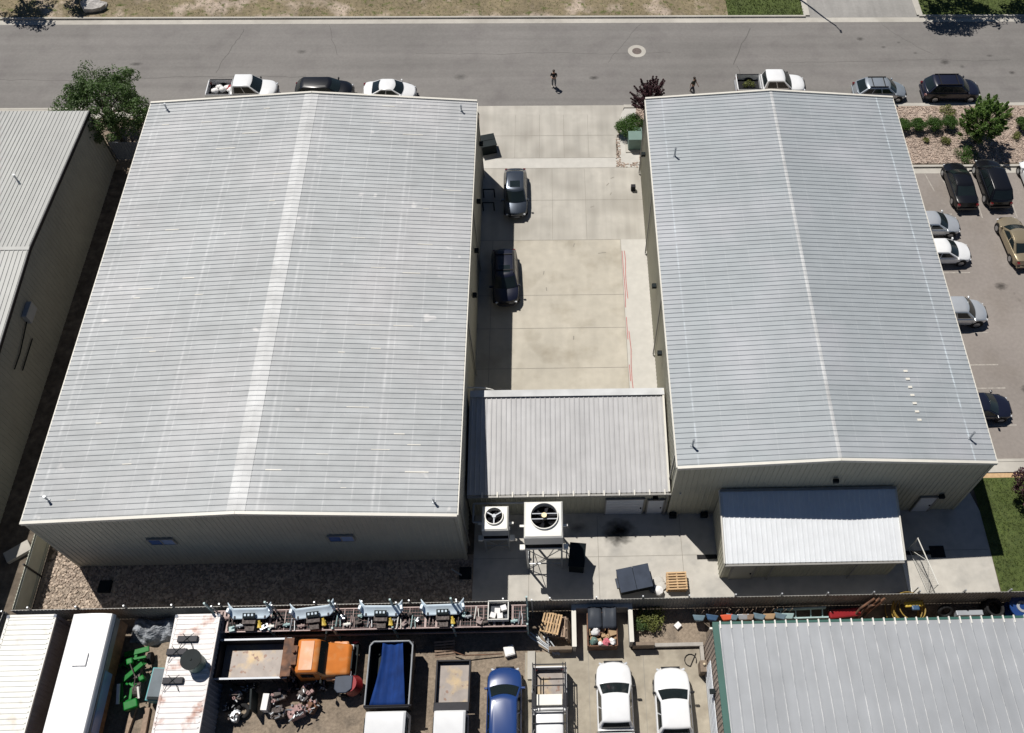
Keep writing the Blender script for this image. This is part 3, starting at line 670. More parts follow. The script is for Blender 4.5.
for k in range(28):
    q = P0.lerp(P1, k/27); q2 = P0.lerp(P1, min(1, (k+5)/27)); q3 = P0.lerp(P1, max(0, (k-5)/27))
    m.tube(q+Vector((0,0,.15)), q2+Vector((0,0,1.85)), .003, n=3, cap=False); m.tube(q+Vector((0,0,.15)), q3+Vector((0,0,1.85)), .003, n=3, cap=False)
m.build('mesh', 'galv', t)

# ------------------------------------------------------------------ vehicles
PROF = {
 'sedan': dict(sh=[(0,.50),(.02,.66),(.10,.76),(.26,.93),(.30,.95),(.80,1.0),(.86,1.02),(.97,.96),(1,.62)], wb=.215, wt=.385, rt=.655, rb=.86, H=1.45, belt=.96, nwin=2),
 'wagon': dict(sh=[(0,.52),(.02,.70),(.10,.82),(.25,.97),(.30,.99),(.90,1.02),(.98,1.0),(1,.65)], wb=.20, wt=.36, rt=.80, rb=.955, H=1.55, belt=1.0, nwin=3),
 'suv': dict(sh=[(0,.58),(.02,.80),(.08,.95),(.25,1.06),(.30,1.08),(.92,1.10),(.985,1.06),(1,.7)], wb=.205, wt=.355, rt=.86, rb=.965, H=1.74, belt=1.09, nwin=3),
 'pickup': dict(sh=[(0,.70),(.015,.95),(.06,1.07),(.22,1.13),(.25,1.15),(.64,1.16)], wb=.205, wt=.335, rt=.585, rb=.625, H=1.88, belt=1.15, nwin=2),
}
def lerp(tb, x):
    for (a, va), (b, vb) in zip(tb, tb[1:]):
        if x <= b: return va+(vb-va)*(x-a)/(b-a)
    return tb[-1][1]
def car(name, label, cat, kind, L, W, paint, loc, head, group=None, tl=None, sunroof=False, rack=False, H=None, bedcargo=None, bedm=None, chrome=False):
    t = thing(name, label, cat, loc, R(head), group); p = PROF[kind]; H = H or p['H']; hw = W/2; end = .64 if kind == 'pickup' else 1.0
    X = lambda s_: L/2-s_*L
    m = MB(); st = [0,.008,.02,.05,.10,.16,.22,.28,.35,.45,.55,.64]+([.72,.80,.87,.93,.97,.99,1.0] if end == 1 else [])
    wf = [(0,.66),(.008,.78),(.02,.87),(.05,.94),(.12,.99),(.2,1),(.85,1),(.93,.97),(.97,.92),(.99,.84),(1,.72)]
    bot = [(0,.34),(.05,.26),(.9,.26),(1,.36)]
    ring = None; rings = []
    for s_ in st:
        w_ = hw*lerp(wf, s_); zb = lerp(bot, s_); zs = lerp(p['sh'], s_)
        if end == 1 and s_ > .27 and False: pass
        half = [(.80*w_, zb), (.97*w_, zb+.10), (w_, zb+(zs-zb)*.5), (.985*w_, zs-.10), (.93*w_, zs-.03), (.80*w_, zs+.004), (.4*w_, zs+.035)]
        bow = .30*max(0, 1-s_/.22)-(.20*max(0, 1-(1-s_)/.14) if end == 1 else 0)
        xx = lambda y: X(s_)-bow*(abs(y)/hw)**2.4
        rr = [(xx(y), y, z) for y, z in half]+[(X(s_), 0, zs+.045)]+[(xx(y), -y, z) for y, z in half[::-1]]
        rings.append(rr)
    n = len(rings[0])
    vs = [v for r_ in rings for v in r_]; fs = []
    for i in range(len(rings)-1):
        for j in range(n): a, b_ = i*n+j, i*n+(j+1) % n; fs.append((a, b_, b_+n, a+n))
    fs.append(tuple(range(n))); fs.append(tuple(range(len(vs)-n, len(vs)))[::-1]); m.add(vs, fs)
    # cabin
    be = p['belt']-.03
    xb0, xt0, xt1, xb1 = X(p['wb']), X(p['wt']), X(p['rt']), X(p['rb'])
    wb_, wt_ = hw*.93, hw*.74
    def ringc(x0_, x1_, w_, z, r_=.10, crown=0):
        pts = []
        for (cx_, cy_) in ((x0_, 1), (x1_, 1), (x1_, -1), (x0_, -1)): pts.append((cx_, cy_*w_, z))
        return pts
    lv = [(xb0, xb1, wb_, be), (xb0*.08+xt0*.92, xb1*.08+xt1*.92, wb_*.10+wt_*.90, H-.10), (xt0-.06, xt1+.05, wt_*.96, H-.035), (xt0-.25, xt1+.22, wt_*.72, H)]
    cv = []; bwf, bwr = (.20, .10) if kind != 'pickup' else (.10, .03)
    for (a0, a1, w_, z) in lv:
        k = 8
        row = [(a0-bwf*yy*yy, w_*yy, z) for yy in np.linspace(1, -1, k)]+[(a1+bwr*yy*yy, w_*yy, z) for yy in np.linspace(-1, 1, k)]
        cv += row
    nn = 16; cf = []
    for i in range(3):
        for j in range(nn): a, b_ = i*nn+j, i*nn+(j+1) % nn; cf.append((a, a+nn, b_+nn, b_))
    cf.append(tuple(range(3*nn, 4*nn))[::-1]); m.add(cv, cf)
    bodyo = m.build('body', paint, t, smooth=50, bevel=.055); bodyo.modifiers['bevel'].segments = 3; bodyo.modifiers['bevel'].angle_limit = R(24)
    def patch(a, b_, c, d, nm, u0, u1, v0, v1, off, mm='car_glass', par=t, seg=1):
        a, b_, c, d = map(Vector, (a, b_, c, d))   # a,b bottom; c,d top (d above a, c above b)
        f = lambda u, v: (a.lerp(b_, u)).lerp(d.lerp(c, u), v)
        q = [f(u0, v0), f(u1, v0), f(u1, v1), f(u0, v1)]; nrm = (q[1]-q[0]).cross(q[3]-q[0]).normalized()
        if nrm.dot(f(.5, .5)-Vector((0, 0, .6))) < 0: nrm = -nrm
        mp = MB(); outer = [x+nrm*off for x in q]; inner = [x-nrm*.02 for x in q]
        mp.add(outer+inner, [(0,1,2,3),(4,7,6,5),(0,4,5,1),(1,5,6,2),(2,6,7,3),(3,7,4,0)]); return mp.build(nm, mm, par)
    zt = H-.10; wt2 = wb_*.10+wt_*.90; xt0b = xb0*.08+xt0*.92; xt1b = xb1*.08+xt1*.92
    # front glass
    def bowglass(x0_, w0_, z0_, x1_, w1_, z1_, bw, nm, sg, m0=.90):
        K = 8; out = []; 
        slope = Vector((z1_-z0_, 0, -(x1_-x0_))) * (1 if sg > 0 else 1); slope = slope.normalized(); slope = slope if slope.z > 0 else -slope
        for v in (.07, .5, .97):
            for i_ in range(K+1):
                yy = (-1+2*i_/K)*m0; x_ = x0_+(x1_-x0_)*v-sg*bw*yy*yy; out.append(Vector((x_, (w0_+(w1_-w0_)*v)*yy, z0_+(z1_-z0_)*v)))
        top_ = [q+slope*.022 for q in out]; bot_ = [q-slope*.02 for q in out]; n_ = K+1; fs_ = []
        for r_i in range(2):
            for i_ in range(K): a_ = r_i*n_+i_; fs_.append((a_, a_+1, a_+n_+1, a_+n_)); fs_.append((3*n_+a_, 3*n_+a_+n_, 3*n_+a_+n_+1, 3*n_+a_+1))
        for i_ in range(K): fs_.append((i_, 3*n_+i_, 3*n_+i_+1, i_+1)); a_ = 2*n_+i_; fs_.append((a_, a_+1, 3*n_+a_+1, 3*n_+a_))
        mg = MB(); mg.add(top_+bot_, fs_); return mg.build(nm, 'car_glass', t, smooth=30)
    bowglass(xb0, wb_, be, xt0b, wt2, zt, bwf, 'windshield', 1)
    bowglass(xb1, wb_, be, xt1b, wt2, zt, bwr, 'rear_window', -1, .86)
    nw = p['nwin']; cuts = {2: [(.07, .48), (.52, .90)], 3: [(.06, .36), (.39, .66), (.69, .93)]}[nw]
    for sg in (1, -1):
        for (u0, u1) in cuts:
            a, b_ = (xb0-bwf-.04, sg*wb_, be), (xb1+bwr+.02, sg*wb_, be); c, d = (xt1b+bwr, sg*wt2, zt), (xt0b-bwf, sg*wt2, zt)
            if (sg > 0): patch(a, b_, c, d, 'side_window', u0, u1, .14, .92, .012)
            else: patch(b_, a, d, c, 'side_window', 1-u1, 1-u0, .14, .92, .012)
    if sunroof: MB().box(xt0-.95, xt0-.30, -hw*.42, hw*.42, H-.012, H+.008).build('sunroof', 'car_glass', t)
    if rack:
        for sg in (1, -1): MB().box(xt1+.2, xt0-.25, sg*hw*.66-.02, sg*hw*.66+.02, H-.02, H+.06).build('roof_rail', 'car_trim', t)
        for xx in (xt0-.5, xt1+.5): MB().box(xx-.03, xx+.03, -hw*.64, hw*.64, H+.03, H+.06).build('crossbar', 'car_trim', t)
    # fascia
    fx = X(0)
    zsf = lerp(p['sh'], .02)
    MB().box(fx-.05, fx+.012, -hw*.52, hw*.52, zsf-.30, zsf-.10).build('grille', 'car_trim', t)
    bmp = MB(); bmp.prism([(fx-.35, -hw*.86), (fx-.10, -hw*.62), (fx+.02, -hw*.3), (fx+.03, 0), (fx+.02, hw*.3), (fx-.10, hw*.62), (fx-.35, hw*.86)], .34, .52); bmp.build('front_bumper', 'rim' if chrome else paint, t, bevel=.03)
    for sg in (1, -1):
        MB().rbox((fx-.17, sg*hw*.66, zsf-.15), (.12, .30, .12), -sg*.42).build('headlight', 'headlamp', t, bevel=.03)
    rx = X(1)
    bmp = MB(); bmp.box(rx-.04, rx+.10, -hw*.84, hw*.84, .38, .58); bmp.build('rear_bumper', 'rim' if kind == 'pickup' else paint, t, bevel=.03)
    for sg in (1, -1):
        zz = .95 if kind != 'pickup' else 1.0
        MB().box(rx+.0, rx+.20, sg*hw*.78-.09, sg*hw*.78+.09, zz-.26, zz-.08).build('taillight', 'tail_lamp', t)
        mi = MB(); xm = xb0-.25; ys = sg*(hw*.95); mi.box(xm-.07, xm+.05, min(ys, ys+sg*.24), max(ys, ys+sg*.17), be-.02, be+.15); mi.build('side_mirror', 'car_trim' if kind == 'pickup' else paint, t, bevel=.03)
    r_ = .33 if kind in ('sedan', 'wagon') else .38
    for s_ in (.175, .80):
        for sg in (1, -1):
            y1 = sg*(hw+.005); y0 = sg*(hw-.22)
            MB().tube((X(s_), sg*(hw-.25), r_+.03), (X(s_), sg*(hw-.006), r_+.03), r_+.07, n=22).build('wheel_arch', 'car_trim', t)
            ty = MB().tube((X(s_), y0, r_), (X(s_), y1, r_), r_, n=22).build('wheel', 'rubber', t, smooth=40)
            MB().tube((X(s_), y1-sg*.05, r_), (X(s_), y1+sg*.012, r_), r_*.62, n=14).build('rim', 'rim', ty)
    if kind == 'pickup':
        b = MB(); xa, xz = X(.652), X(.992); zt_ = 1.12
        b.box(xz, xa, -hw*.86, hw*.86, .55, .62)
        bo = b.build('bed_floor', bedm or 'bedliner', t)
        b = MB()
        for sg in (1, -1):
            ys = sorted((sg*hw*.84, sg*hw*.985)); b.box(xz, xa, ys[0], ys[1], .32, zt_)
        b.box(xa-.05, xa, -hw*.84, hw*.84, .62, zt_-.02)
        b.build('bed_side', paint, t, bevel=.03)
        MB().box(xz-.03, xz+.05, -hw*.83, hw*.83, .60, zt_-.01).build('tailgate', paint, t, bevel=.02)
        for sg in (1, -1): ys = sorted((sg*hw*.85, sg*hw*.95)); MB().box(xz+.05, xa-.03, ys[0], ys[1], zt_-.01, zt_+.02).build('bed_rail', 'car_trim', t)
    return t
ZR = -.12
SG = 'vehicles parked along the street kerb'; LG = 'cars in the eastern parking lot'; CG = 'cars parked in the courtyard'; YG = 'trucks lined up in the storage yard'
pa = car('pickup_truck', 'white pickup at the kerb whose open bed holds white sacks and a red item', 'pickup', 'pickup', 5.8, 1.95, 'paint_white', (-25.95, 60.85, ZR), 0, SG)
car('parked_car', 'black wagon between the white pickup and the white sedan at the kerb', 'car', 'suv', 4.85, 1.85, 'paint_black', (-19.2, 60.85, ZR), 0, SG, sunroof=False, H=1.6)
car('parked_car', 'small white sedan at the kerb in front of the western warehouse', 'car', 'sedan', 4.4, 1.78, 'paint_white', (-13.75, 60.75, ZR), 0, SG)
pb = car('pickup_truck', 'white pickup at the kerb with green clutter in its bed behind the eastern warehouse', 'pickup', 'pickup', 5.9, 1.98, 'paint_white', (18.45, 61.15, ZR), 0, SG)
car('parked_car', 'silver wagon with roof bars parked at the kerb left of the dark suv', 'car', 'wagon', 4.5, 1.82, 'paint_silver', (27.75, 60.55, ZR), 0, SG, rack=True)
car('parked_car', 'dark purple-black suv parked on the street behind the bright green tree', 'suv', 'suv', 4.9, 1.95, 'paint_navy', (33.85, 60.60, ZR), 0, SG, rack=True)
car('parked_car', 'dark grey sedan-like suv at the far end of the courtyard near the street', 'suv', 'wagon', 4.6, 1.82, 'paint_darkgrey', (-3.05, 49.25, 0), -89, CG, sunroof=True, H=1.64)
car('parked_car', 'navy black suv with silver roof rails parked nearer the link building', 'suv', 'suv', 4.8, 1.92, 'paint_navy', (-3.70, 41.05, 0), -87, CG, sunroof=True, rack=True)
car('parked_car', 'glossy black sedan nosed to the planting strip, left one of the black pair', 'car', 'sedan', 4.75, 1.85, 'paint_black', (32.0, 49.7, 0), 91, LG)
car('parked_car', 'big black suv nosed to the planting strip under the green tree', 'suv', 'suv', 4.85, 1.95, 'paint_black', (34.65, 49.9, 0), 91, LG)
car('parked_car', 'pale blue white car cut off by the right edge beside the black suv', 'car', 'wagon', 4.6, 1.85, 'paint_white', (38.2, 49.9, 0), 91, LG)
car('parked_car', 'silver sedan poking out from behind the eastern roof above the white sedan', 'car', 'sedan', 4.7, 1.82, 'paint_palesilver', (28.65, 45.7, 0), 0, LG)
car('parked_car', 'clean white sedan just below the silver sedan beside the eastern roof', 'car', 'sedan', 4.75, 1.85, 'paint_white', (28.8, 43.0, 0), 0, LG)
car('parked_car', 'pale silver minivan alone halfway down the parking lot', 'car', 'suv', 4.8, 1.88, 'paint_palesilver', (28.55, 37.45, 0), 0, LG)
car('parked_car', 'dark navy black sedan at the near end of the parking lot', 'car', 'sedan', 4.7, 1.85, 'paint_navy', (28.3, 29.7, 0), 0, LG)
car('parked_car', 'beige gold sedan across the aisle at the right edge', 'car', 'sedan', 4.75, 1.82, 'paint_gold', (34.95, 44.0, 0), 94, LG)
car('parked_car', 'bright blue suv facing the yard fence between dump truck and rack truck', 'suv', 'suv', 5.0, 1.98, 'paint_blue', (-3.2, 10.7, 0), 90, YG)
pw1 = car('pickup_truck', 'white double cab pickup facing the rubbish skip enclosure', 'pickup', 'pickup', 6.0, 2.05, 'paint_white', (2.98, 10.35, 0), 90, YG)
pw2 = car('pickup_truck', 'white pickup nearest the green trimmed yard building', 'pickup', 'pickup', 6.0, 2.05, 'paint_white', (6.25, 9.95, 0), 90, YG)
pr = car('rack_truck', 'white work truck with black ladder rack over its bed and toolboxes', 'pickup', 'pickup', 6.3, 2.0, 'paint_white', (-.67, 9.95, 0), -90, YG, bedm='dump_floor')
# rack on that truck (local x forward)
m = MB(); xs = [-3.05, -1.9, -.75]
for x in xs:
    for s_ in (-1, 1): m.beam((x, s_*.92, 1.1), (x, s_*.92, 1.85), .06, .06)
    m.beam((x, -.95, 1.85), (x, .95, 1.85), .06, .06)
for s_ in (-1, -.84, .84, 1): m.beam((-3.15, s_*.92, 1.88), (.9, s_*.92, 1.88), .05, .05)
for x in (-.45, .1): m.beam((x, -.95, 1.93), (x, .95, 1.93), .05, .05)
m.build('ladder_rack', 'dark_metal', pr)
MB().box(-1.55, -.95, -.72, .72, .9, 1.35).build('toolbox', 'white_metal', pr, bevel=.03)
m = MB(); m.box(-1.6, -.9, .76, .99, 1.1, 1.4); m.box(-1.6, -.9, -.99, -.76, 1.1, 1.4); m.build('side_box', 'dark_metal', pr)
# loads in the pickup beds: things of their own
g = random.Random(4)
m = MB(); 
for i in range(5): m.blob((-28.2+i*.33, 60.7+.35*(i % 2), .72+.08*(i % 3)), .26, seed=i, amp=.2, n=9, m=6, sq=(1.2, 1, .7))
tag(m.build('sacks', 'bag_white', smooth=60), 'heap of white sacks lying in the white pickup bed on the street', 'sacks')
tag(MB().blob((-26.95, 60.95, .75), .3, seed=9, amp=.2, n=10, m=7, sq=(1, 1.3, .7)).build('fuel_can', 'red_plastic', smooth=60), 'red container next to the white sacks in the pickup bed', 'container')
tag(leaves([((16.3+.3*i, 61.1+.2*(i % 2), .75), .28) for i in range(3)], 90, .07, 3).build('garden_waste', 'leaf_yellow'), 'green garden clippings in the bed of the kerbside pickup', 'plants')

# orange dump truck
t = thing('dump_truck', 'orange dump truck with weathered cab roof and an empty grey dump bed', 'dump truck', (-15.5, 13.65, 0), 0, YG)
fl = MB().box(-3.6, -.05, -1.0, 1.0, 1.05, 1.12).build('bed_floor', 'dump_floor', t)
m = MB(); m.box(-3.65, .0, -1.1, -1.0, .95, 1.9); m.box(-3.65, .0, 1.0, 1.1, .95, 1.9); m.box(-3.75, -3.65, -1.1, 1.1, .95, 1.9)
for x in (-3.0, -2.2, -1.4, -.6):
    for s_ in (-1, 1): m.box(x-.05, x+.05, min(s_*1.1, s_*1.16), max(s_*1.1, s_*1.16), .95, 1.85)
m.build('bed_side', 'dark_metal', t, bevel=.01)
m = MB(); m.box(-.05, .05, -1.1, 1.1, .95, 2.15); m.box(.05, .50, -1.05, 1.05, 2.05, 2.15); m.build('cab_shield', 'rust', t)
MB().box(-3.72, .3, -1.12, -1.02, 1.9, 1.96).build('bed_rail', 'grey_metal', t); MB().box(-3.72, .3, 1.02, 1.12, 1.9, 1.96).build('bed_rail', 'grey_metal', t)
m = MB(); m.box(-3.5, 3.5, -.45, -.3, .7, .92); m.box(-3.5, 3.5, .3, .45, .7, .92); m.build('chassis', 'black', t)
m = MB(); hwc = 1.0
cabp = [(.75, .9), (.75, 2.2), (.95, 2.38), (1.75, 2.36), (1.95, 2.25), (2.3, 1.62), (3.45, 1.42), (3.62, 1.2), (3.62, .62), (.75, .62)]
rows = []
for y, k in ((-1.02, .0), (-.90, 1.0), (.90, 1.0), (1.02, .0)):
    rows.append([(x, y*(1 if z < 1.6 else .93)*(1-.16*max(0, (x-2.3)/1.3)), z-(0 if k else .12 if z > 1.1 else 0)) for x, z in cabp])
n = len(cabp); vs = [v for r_ in rows for v in r_]; fs = [tuple(range(n)), tuple(range(3*n, 4*n))[::-1]]
for i in range(3):
    for j in range(n): a, b_ = i*n+j, i*n+(j+1) % n; fs.append((a, a+n, b_+n, b_))
m.add(vs, fs); m.build('cab', 'orange_worn', t, smooth=50, bevel=.07)
for s_ in (-1, 1): MB().rbox((2.8, s_*.93, 1.0), (1.15, .34, .34)).build('fender', 'orange_faded', t, bevel=.12)
MB().box(.98, 1.72, -.80, .80, 2.375, 2.395).build('cab_roof', 'orange_faded', t, bevel=.01)
m = MB(); m.add([(1.99,-.86,2.19),(1.99,.86,2.19),(2.29,.90,1.66),(2.29,-.90,1.66)], [(0,1,2,3)]); v = [(x+.03, y, z+.02) for x, y, z in m.v]; m.v = v; m.add([(1.95,-.86,2.15),(1.95,.86,2.15),(2.25,.9,1.62),(2.25,-.9,1.62)], [(3,2,1,0)]); m.build('windshield', 'car_glass', t)
for s_ in (-1, 1):
    MB().box(1.05, 1.75, min(s_*.99, s_*1.01), max(s_*.99, s_*1.01), 1.5, 2.0).build('side_window', 'car_glass', t)
    MB().box(3.5, 3.65, s_*.75-.14, s_*.75+.14, .85, 1.1).build('headlight', 'headlamp', t)
    mi = MB(); mi.beam((2.1, s_*1.0, 1.7), (2.2, s_*1.35, 1.8), .03, .03); mi.box(2.15, 2.25, s_*1.35-.08, s_*1.35+.08, 1.6, 2.0); mi.build('side_mirror', 'black', t)
    for x in (-2.6, 2.75):
        wm = MB().tube((x, s_*.72, .48), (x, s_*1.06, .48), .48, n=20).build('wheel', 'rubber', t, smooth=40)
        MB().tube((x, s_*1.0, .48), (x, s_*1.075, .48), .24, n=12).build('rim', 'rust', wm)
m = MB(); m.tube((.62, -.7, 1.0), (.62, -.7, 2.7), .07); m.tube((.66, .2, 2.4), (.66, .2, 2.62), .10); m.box(.55, .82, -.5, .55, 2.2, 2.42); m.build('exhaust_stack', 'rust', t)
MB().box(3.6, 3.85, -1.05, 1.05, .5, .8).build('front_bumper', 'black', t)
MB().box(3.60, 3.66, -.5, .5, .85, 1.25).build('grille', 'black', t)

# blue-tarp truck (front of truck to the south)
def bedtruck(label, loc, W, Lb, zt, tarp):
    t = thing('dump_truck', label, 'truck', loc, 0, YG); h = W/2
    MB().box(-h+.1, h-.1, -Lb+.1, -.1, .95, 1.0).build('bed_floor', 'dump_floor' if not tarp else 'black', t)
    m = MB()
    for s_ in (-1, 1): m.box(min(s_*h, s_*(h-.1)), max(s_*h, s_*(h-.1)), -Lb, 0, .85, zt)
    m.box(-h+.1, h-.1, -.1, 0, .85, zt); m.build('bed_side', 'dark_metal', t, bevel=.02)
    MB().box(-h, h, -Lb-.5 if not tarp else -Lb-.12, -Lb, .85, zt+.18).build('headboard', 'dark_metal', t, bevel=.02)
    m = MB(); m.box(-h*.45, -h*.3, -Lb-3.4, -.1, .6, .85); m.box(h*.3, h*.45, -Lb-3.4, -.1, .6, .85); m.build('chassis', 'black', t)
    yc = -Lb-(.3 if tarp else .53); hc = h-.06; m = MB()
    prof = [(yc, .6), (yc, 2.0), (yc-.1, 2.1), (yc-1.45, 2.08), (yc-1.6, 2.0), (yc-2.0, 1.35), (yc-2.9, 1.15), (yc-3.0, .95), (yc-3.0, .5)]
    n = len(prof); rows = [[(x*(1 if z < 1.3 else .93), y, z-dz*(z > 1.2)) for y, z in prof] for x, dz in ((-hc, .08), (-hc+.12, 0), (hc-.12, 0), (hc, .08))]
    vs = [v for r_ in rows for v in r_]; fs = [tuple(range(n))[::-1], tuple(range(3*n, 4*n))]
    for i in range(3):
        for j in range(n): a, b_ = i*n+j, i*n+(j+1) % n; fs.append((a, b_, b_+n, a+n))
    m.add(vs, fs); m.build('cab', 'paint_white', t, smooth=30)
    MB().add([(-hc*.85, yc-1.64, 2.0), (hc*.85, yc-1.64, 2.0), (hc*.88, yc-2.02, 1.40), (-hc*.88, yc-2.02, 1.40), (-hc*.85, yc-1.6, 1.96), (hc*.85, yc-1.6, 1.96), (hc*.88, yc-1.98, 1.36), (-hc*.88, yc-1.98, 1.36)], [(0,1,2,3),(7,6,5,4),(0,4,5,1),(2,6,7,3),(0,3,7,4),(1,5,6,2)]).build('windshield', 'car_glass', t)
    for s_ in (-1, 1):
        MB().box(min(s_*hc*.97, s_*hc*1.0), max(s_*hc*.97, s_*hc*1.0), yc-1.4, yc-.3, 1.35, 1.85).build('side_window', 'car_glass', t)
        mi = MB(); mi.box(min(s_*hc, s_*(hc+.25)), max(s_*hc, s_*(hc+.25)), yc-1.75, yc-1.68, 1.4, 1.7); mi.build('side_mirror', 'black', t)
        for y in (-Lb*.3, yc-2.2):
            wm = MB().tube((s_*(h-.42), y, .44), (s_*(h-.08), y, .44), .44, n=20).build('wheel', 'rubber', t, smooth=40)
            MB().tube((s_*(h-.12), y, .44), (s_*(h-.065), y, .44), .23, n=12).build('rim', 'rim', wm)
    return t
tb = bedtruck('white cab truck whose high bed is stretched over with a blue tarp', (-9.55, 14.45, 0), 2.45, 3.5, 1.85, True)
m = MB(); N_ = 14; K_ = 12; vs = []
for i in range(N_+1):
    f_ = i/N_; y = -.05-3.45*f_; xl = -.52-.55*max(0, f_-.25)**1.3*1.2-.0; xr_ = .62+.38*f_
    for j in range(K_+1):
        u = j/K_; x = xl+(xr_-xl)*u; z = 1.90+.03*math.sin(u*19+f_*2)-.16*math.sin(math.pi*u)*(1-.3*f_)+.02*math.sin(f_*17)
        vs.append((x, y, z))
fs = [(i*(K_+1)+j, i*(K_+1)+j+1, (i+1)*(K_+1)+j+1, (i+1)*(K_+1)+j) for i in range(N_) for j in range(K_)]
m.add(vs, fs); o = m.build('tarp', 'tarp_blue', tb, smooth=60); sd = o.modifiers.new('solid', 'SOLIDIFY'); sd.thickness = .02
m = MB(); m.path([(-1.2, -3.5, 1.95), (-1.2, -.25, 1.95), (-1.0, -.02, 1.98), (1.0, -.02, 1.98), (1.2, -.25, 1.95), (1.2, -3.5, 1.95)], .05, 8); m.build('tarp_frame', 'galv', tb, smooth=40)
MB().tube((-1.25, -3.52, 2.02), (1.35, -3.52, 2.02), .06).build('tarp_roller', 'dark_metal', tb)
bedtruck('white cab truck with an empty low steel flat bed beside the blue suv', (-6.08, 13.5, 0), 1.95, 2.35, 1.35, False)

# ------------------------------------------------------------------ people
def person(label, loc, rz, shirt, pants, pose):
    t = thing('person', label, 'person', loc, rz)
    J, Ed, Rr = [], [], []
    def j(p, r, par=None):
        J.append(p); Rr.append(r); i = len(J)-1
        if par is not None: Ed.append((par, i))
        return i
    pel = j((0,0,.95), .14); wa = j((0,0,1.12), .125, pel); ch = j((0,0,1.32), .155, wa); ne = j((0,0,1.48), .06, ch); hd = j((0,.02,1.58), .085, ne); tp = j((0,.015,1.70), .09, hd)
    j((0,.115,1.60), .02, hd)
    legs, arms = [], []
    for s_ in (-1, 1):
        st = pose.get('step', 0)*s_
        h_ = j((s_*.10, 0, .88), .10, pel); k = j((s_*.12, st*.18+.02, .48), .065, h_); an = j((s_*.12, st*.30-.02, .09), .042, k); to = j((s_*.14, st*.30+.14, .045), .035, an); legs.append((h_, k, an, to))
        sh = j((s_*.19, 0, 1.40), .06, ch)
        if pose['arms'] == 'hold': el, wr = (s_*.27, .06, 1.15), (s_*.12, .30, 1.22)
        else: el, wr = (s_*.26, -st*.10-.02, 1.12), (s_*.28, -st*.2+.08, .88)
        e = j(el, .042, sh); w_ = j(wr, .028, e); arms.append((sh, e, w_))
        d = (Vector(wr)-Vector(el)).normalized(); sdv = Vector((1,0,0)) if pose['arms'] != 'hold' else Vector((0,0,1))
        pm = j(tuple(Vector(wr)+d*.06), .03, w_)
        for q, ln in ((-1.5, .065), (-.5, .085), (.5, .08), (1.5, .06)):
            k0 = j(tuple(Vector(wr)+d*.10+sdv*q*.017), .008, pm); k1 = j(tuple(Vector(wr)+d*(.10+ln*.5)+sdv*q*.019), .008, k0); j(tuple(Vector(wr)+d*(.10+ln*.85)+sdv*q*.018+Vector((0,0,-.02))), .007, k1)
        th = j(tuple(Vector(wr)+d*.05+sdv*.035), .010, w_); j(tuple(Vector(wr)+d*.09+sdv*.055), .009, th)
    def skin(nm, js, es, rs, m, root, parent, sub=1):
        me = bpy.data.meshes.new(nm); me.from_pydata(js, es, []); me.materials.append(MT[m]); o = bpy.data.objects.new(nm, me); C.objects.link(o); o.parent = parent
        md = o.modifiers.new('skin', 'SKIN'); me.skin_vertices.new() if not me.skin_vertices else None
        for i, r_ in enumerate(rs): me.skin_vertices[0].data[i].radius = (r_, r_)
        me.skin_vertices[0].data[root].use_root = True; md.use_smooth_shade = True
        s2 = o.modifiers.new('sub', 'SUBSURF'); s2.levels = sub; s2.render_levels = sub; return o
    skin('body', J, Ed, Rr, 'skin', 0, t, 2)
    # shirt: torso + upper arms ; trousers: pelvis + legs
    sj = [J[pel], J[wa], J[ch]]; se = [(0,1),(1,2)]; sr = [.165, .15, .185]
    for (a, b_, c) in arms:
        mid = tuple(Vector(J[a]).lerp(Vector(J[b_]), .85)); sj += [J[a], mid]; sr += [.085, .065]; se += [(2, len(sj)-2), (len(sj)-2, len(sj)-1)]
    skin('shirt', sj, se, sr, shirt, 0, t, 2)
    pj = [(0,0,1.0), J[pel]]; pe = [(0,1)]; prr = [.15, .165]
    for (a, b_, c, d_) in legs:
        pj += [J[a], J[b_], tuple(Vector(J[b_]).lerp(Vector(J[c]), .88))]; k = len(pj); prr += [.115, .085, .065]; pe += [(1, k-3), (k-3, k-2), (k-2, k-1)]
    skin('trousers', pj, pe, prr, pants, 0, t, 2)
    for (a, b_, c, d_) in legs:
        x, y, z = J[d_]; MB().rbox((x, y-.07, .05), (.11, .30, .10)).build('shoe', 'shoe', t, bevel=.03)
    MB().blob((0, -.01, 1.69), .115, seed=2, amp=.06, n=12, m=8, sq=(.95, 1.05, .85)).build('hair', 'hair', t, smooth=80)
    for s_ in (-1, 1):
        MB().blob((s_*.035, .093, 1.625), .014, n=8, m=6, amp=0).build('eye', 'black', t); MB().blob((s_*.092, .02, 1.60), .022, n=8, m=6, amp=0, sq=(.5, .8, 1.2)).build('ear', 'skin', t)
    MB().box(-.03, .03, .095, .108, 1.545, 1.555).build('mouth', 'red_paint', t)
    return t
person('person in black top and grey trousers standing in the road holding a controller', (.05, 61.95, ZR), R(180), 'cloth_black', 'cloth_grey', dict(arms='hold'))
tag(MB().box(-.04, .14, 61.55, 61.66, 1.08, 1.13).build('controller', 'dark_metal', bevel=.01), 'small dark hand controller held by the standing person', 'controller')
person('person in dark clothes walking in the road behind the eastern warehouse', (11.85, 61.0, ZR), R(-130), 'cloth_dark_green', 'cloth_navy', dict(arms='walk', step=1))

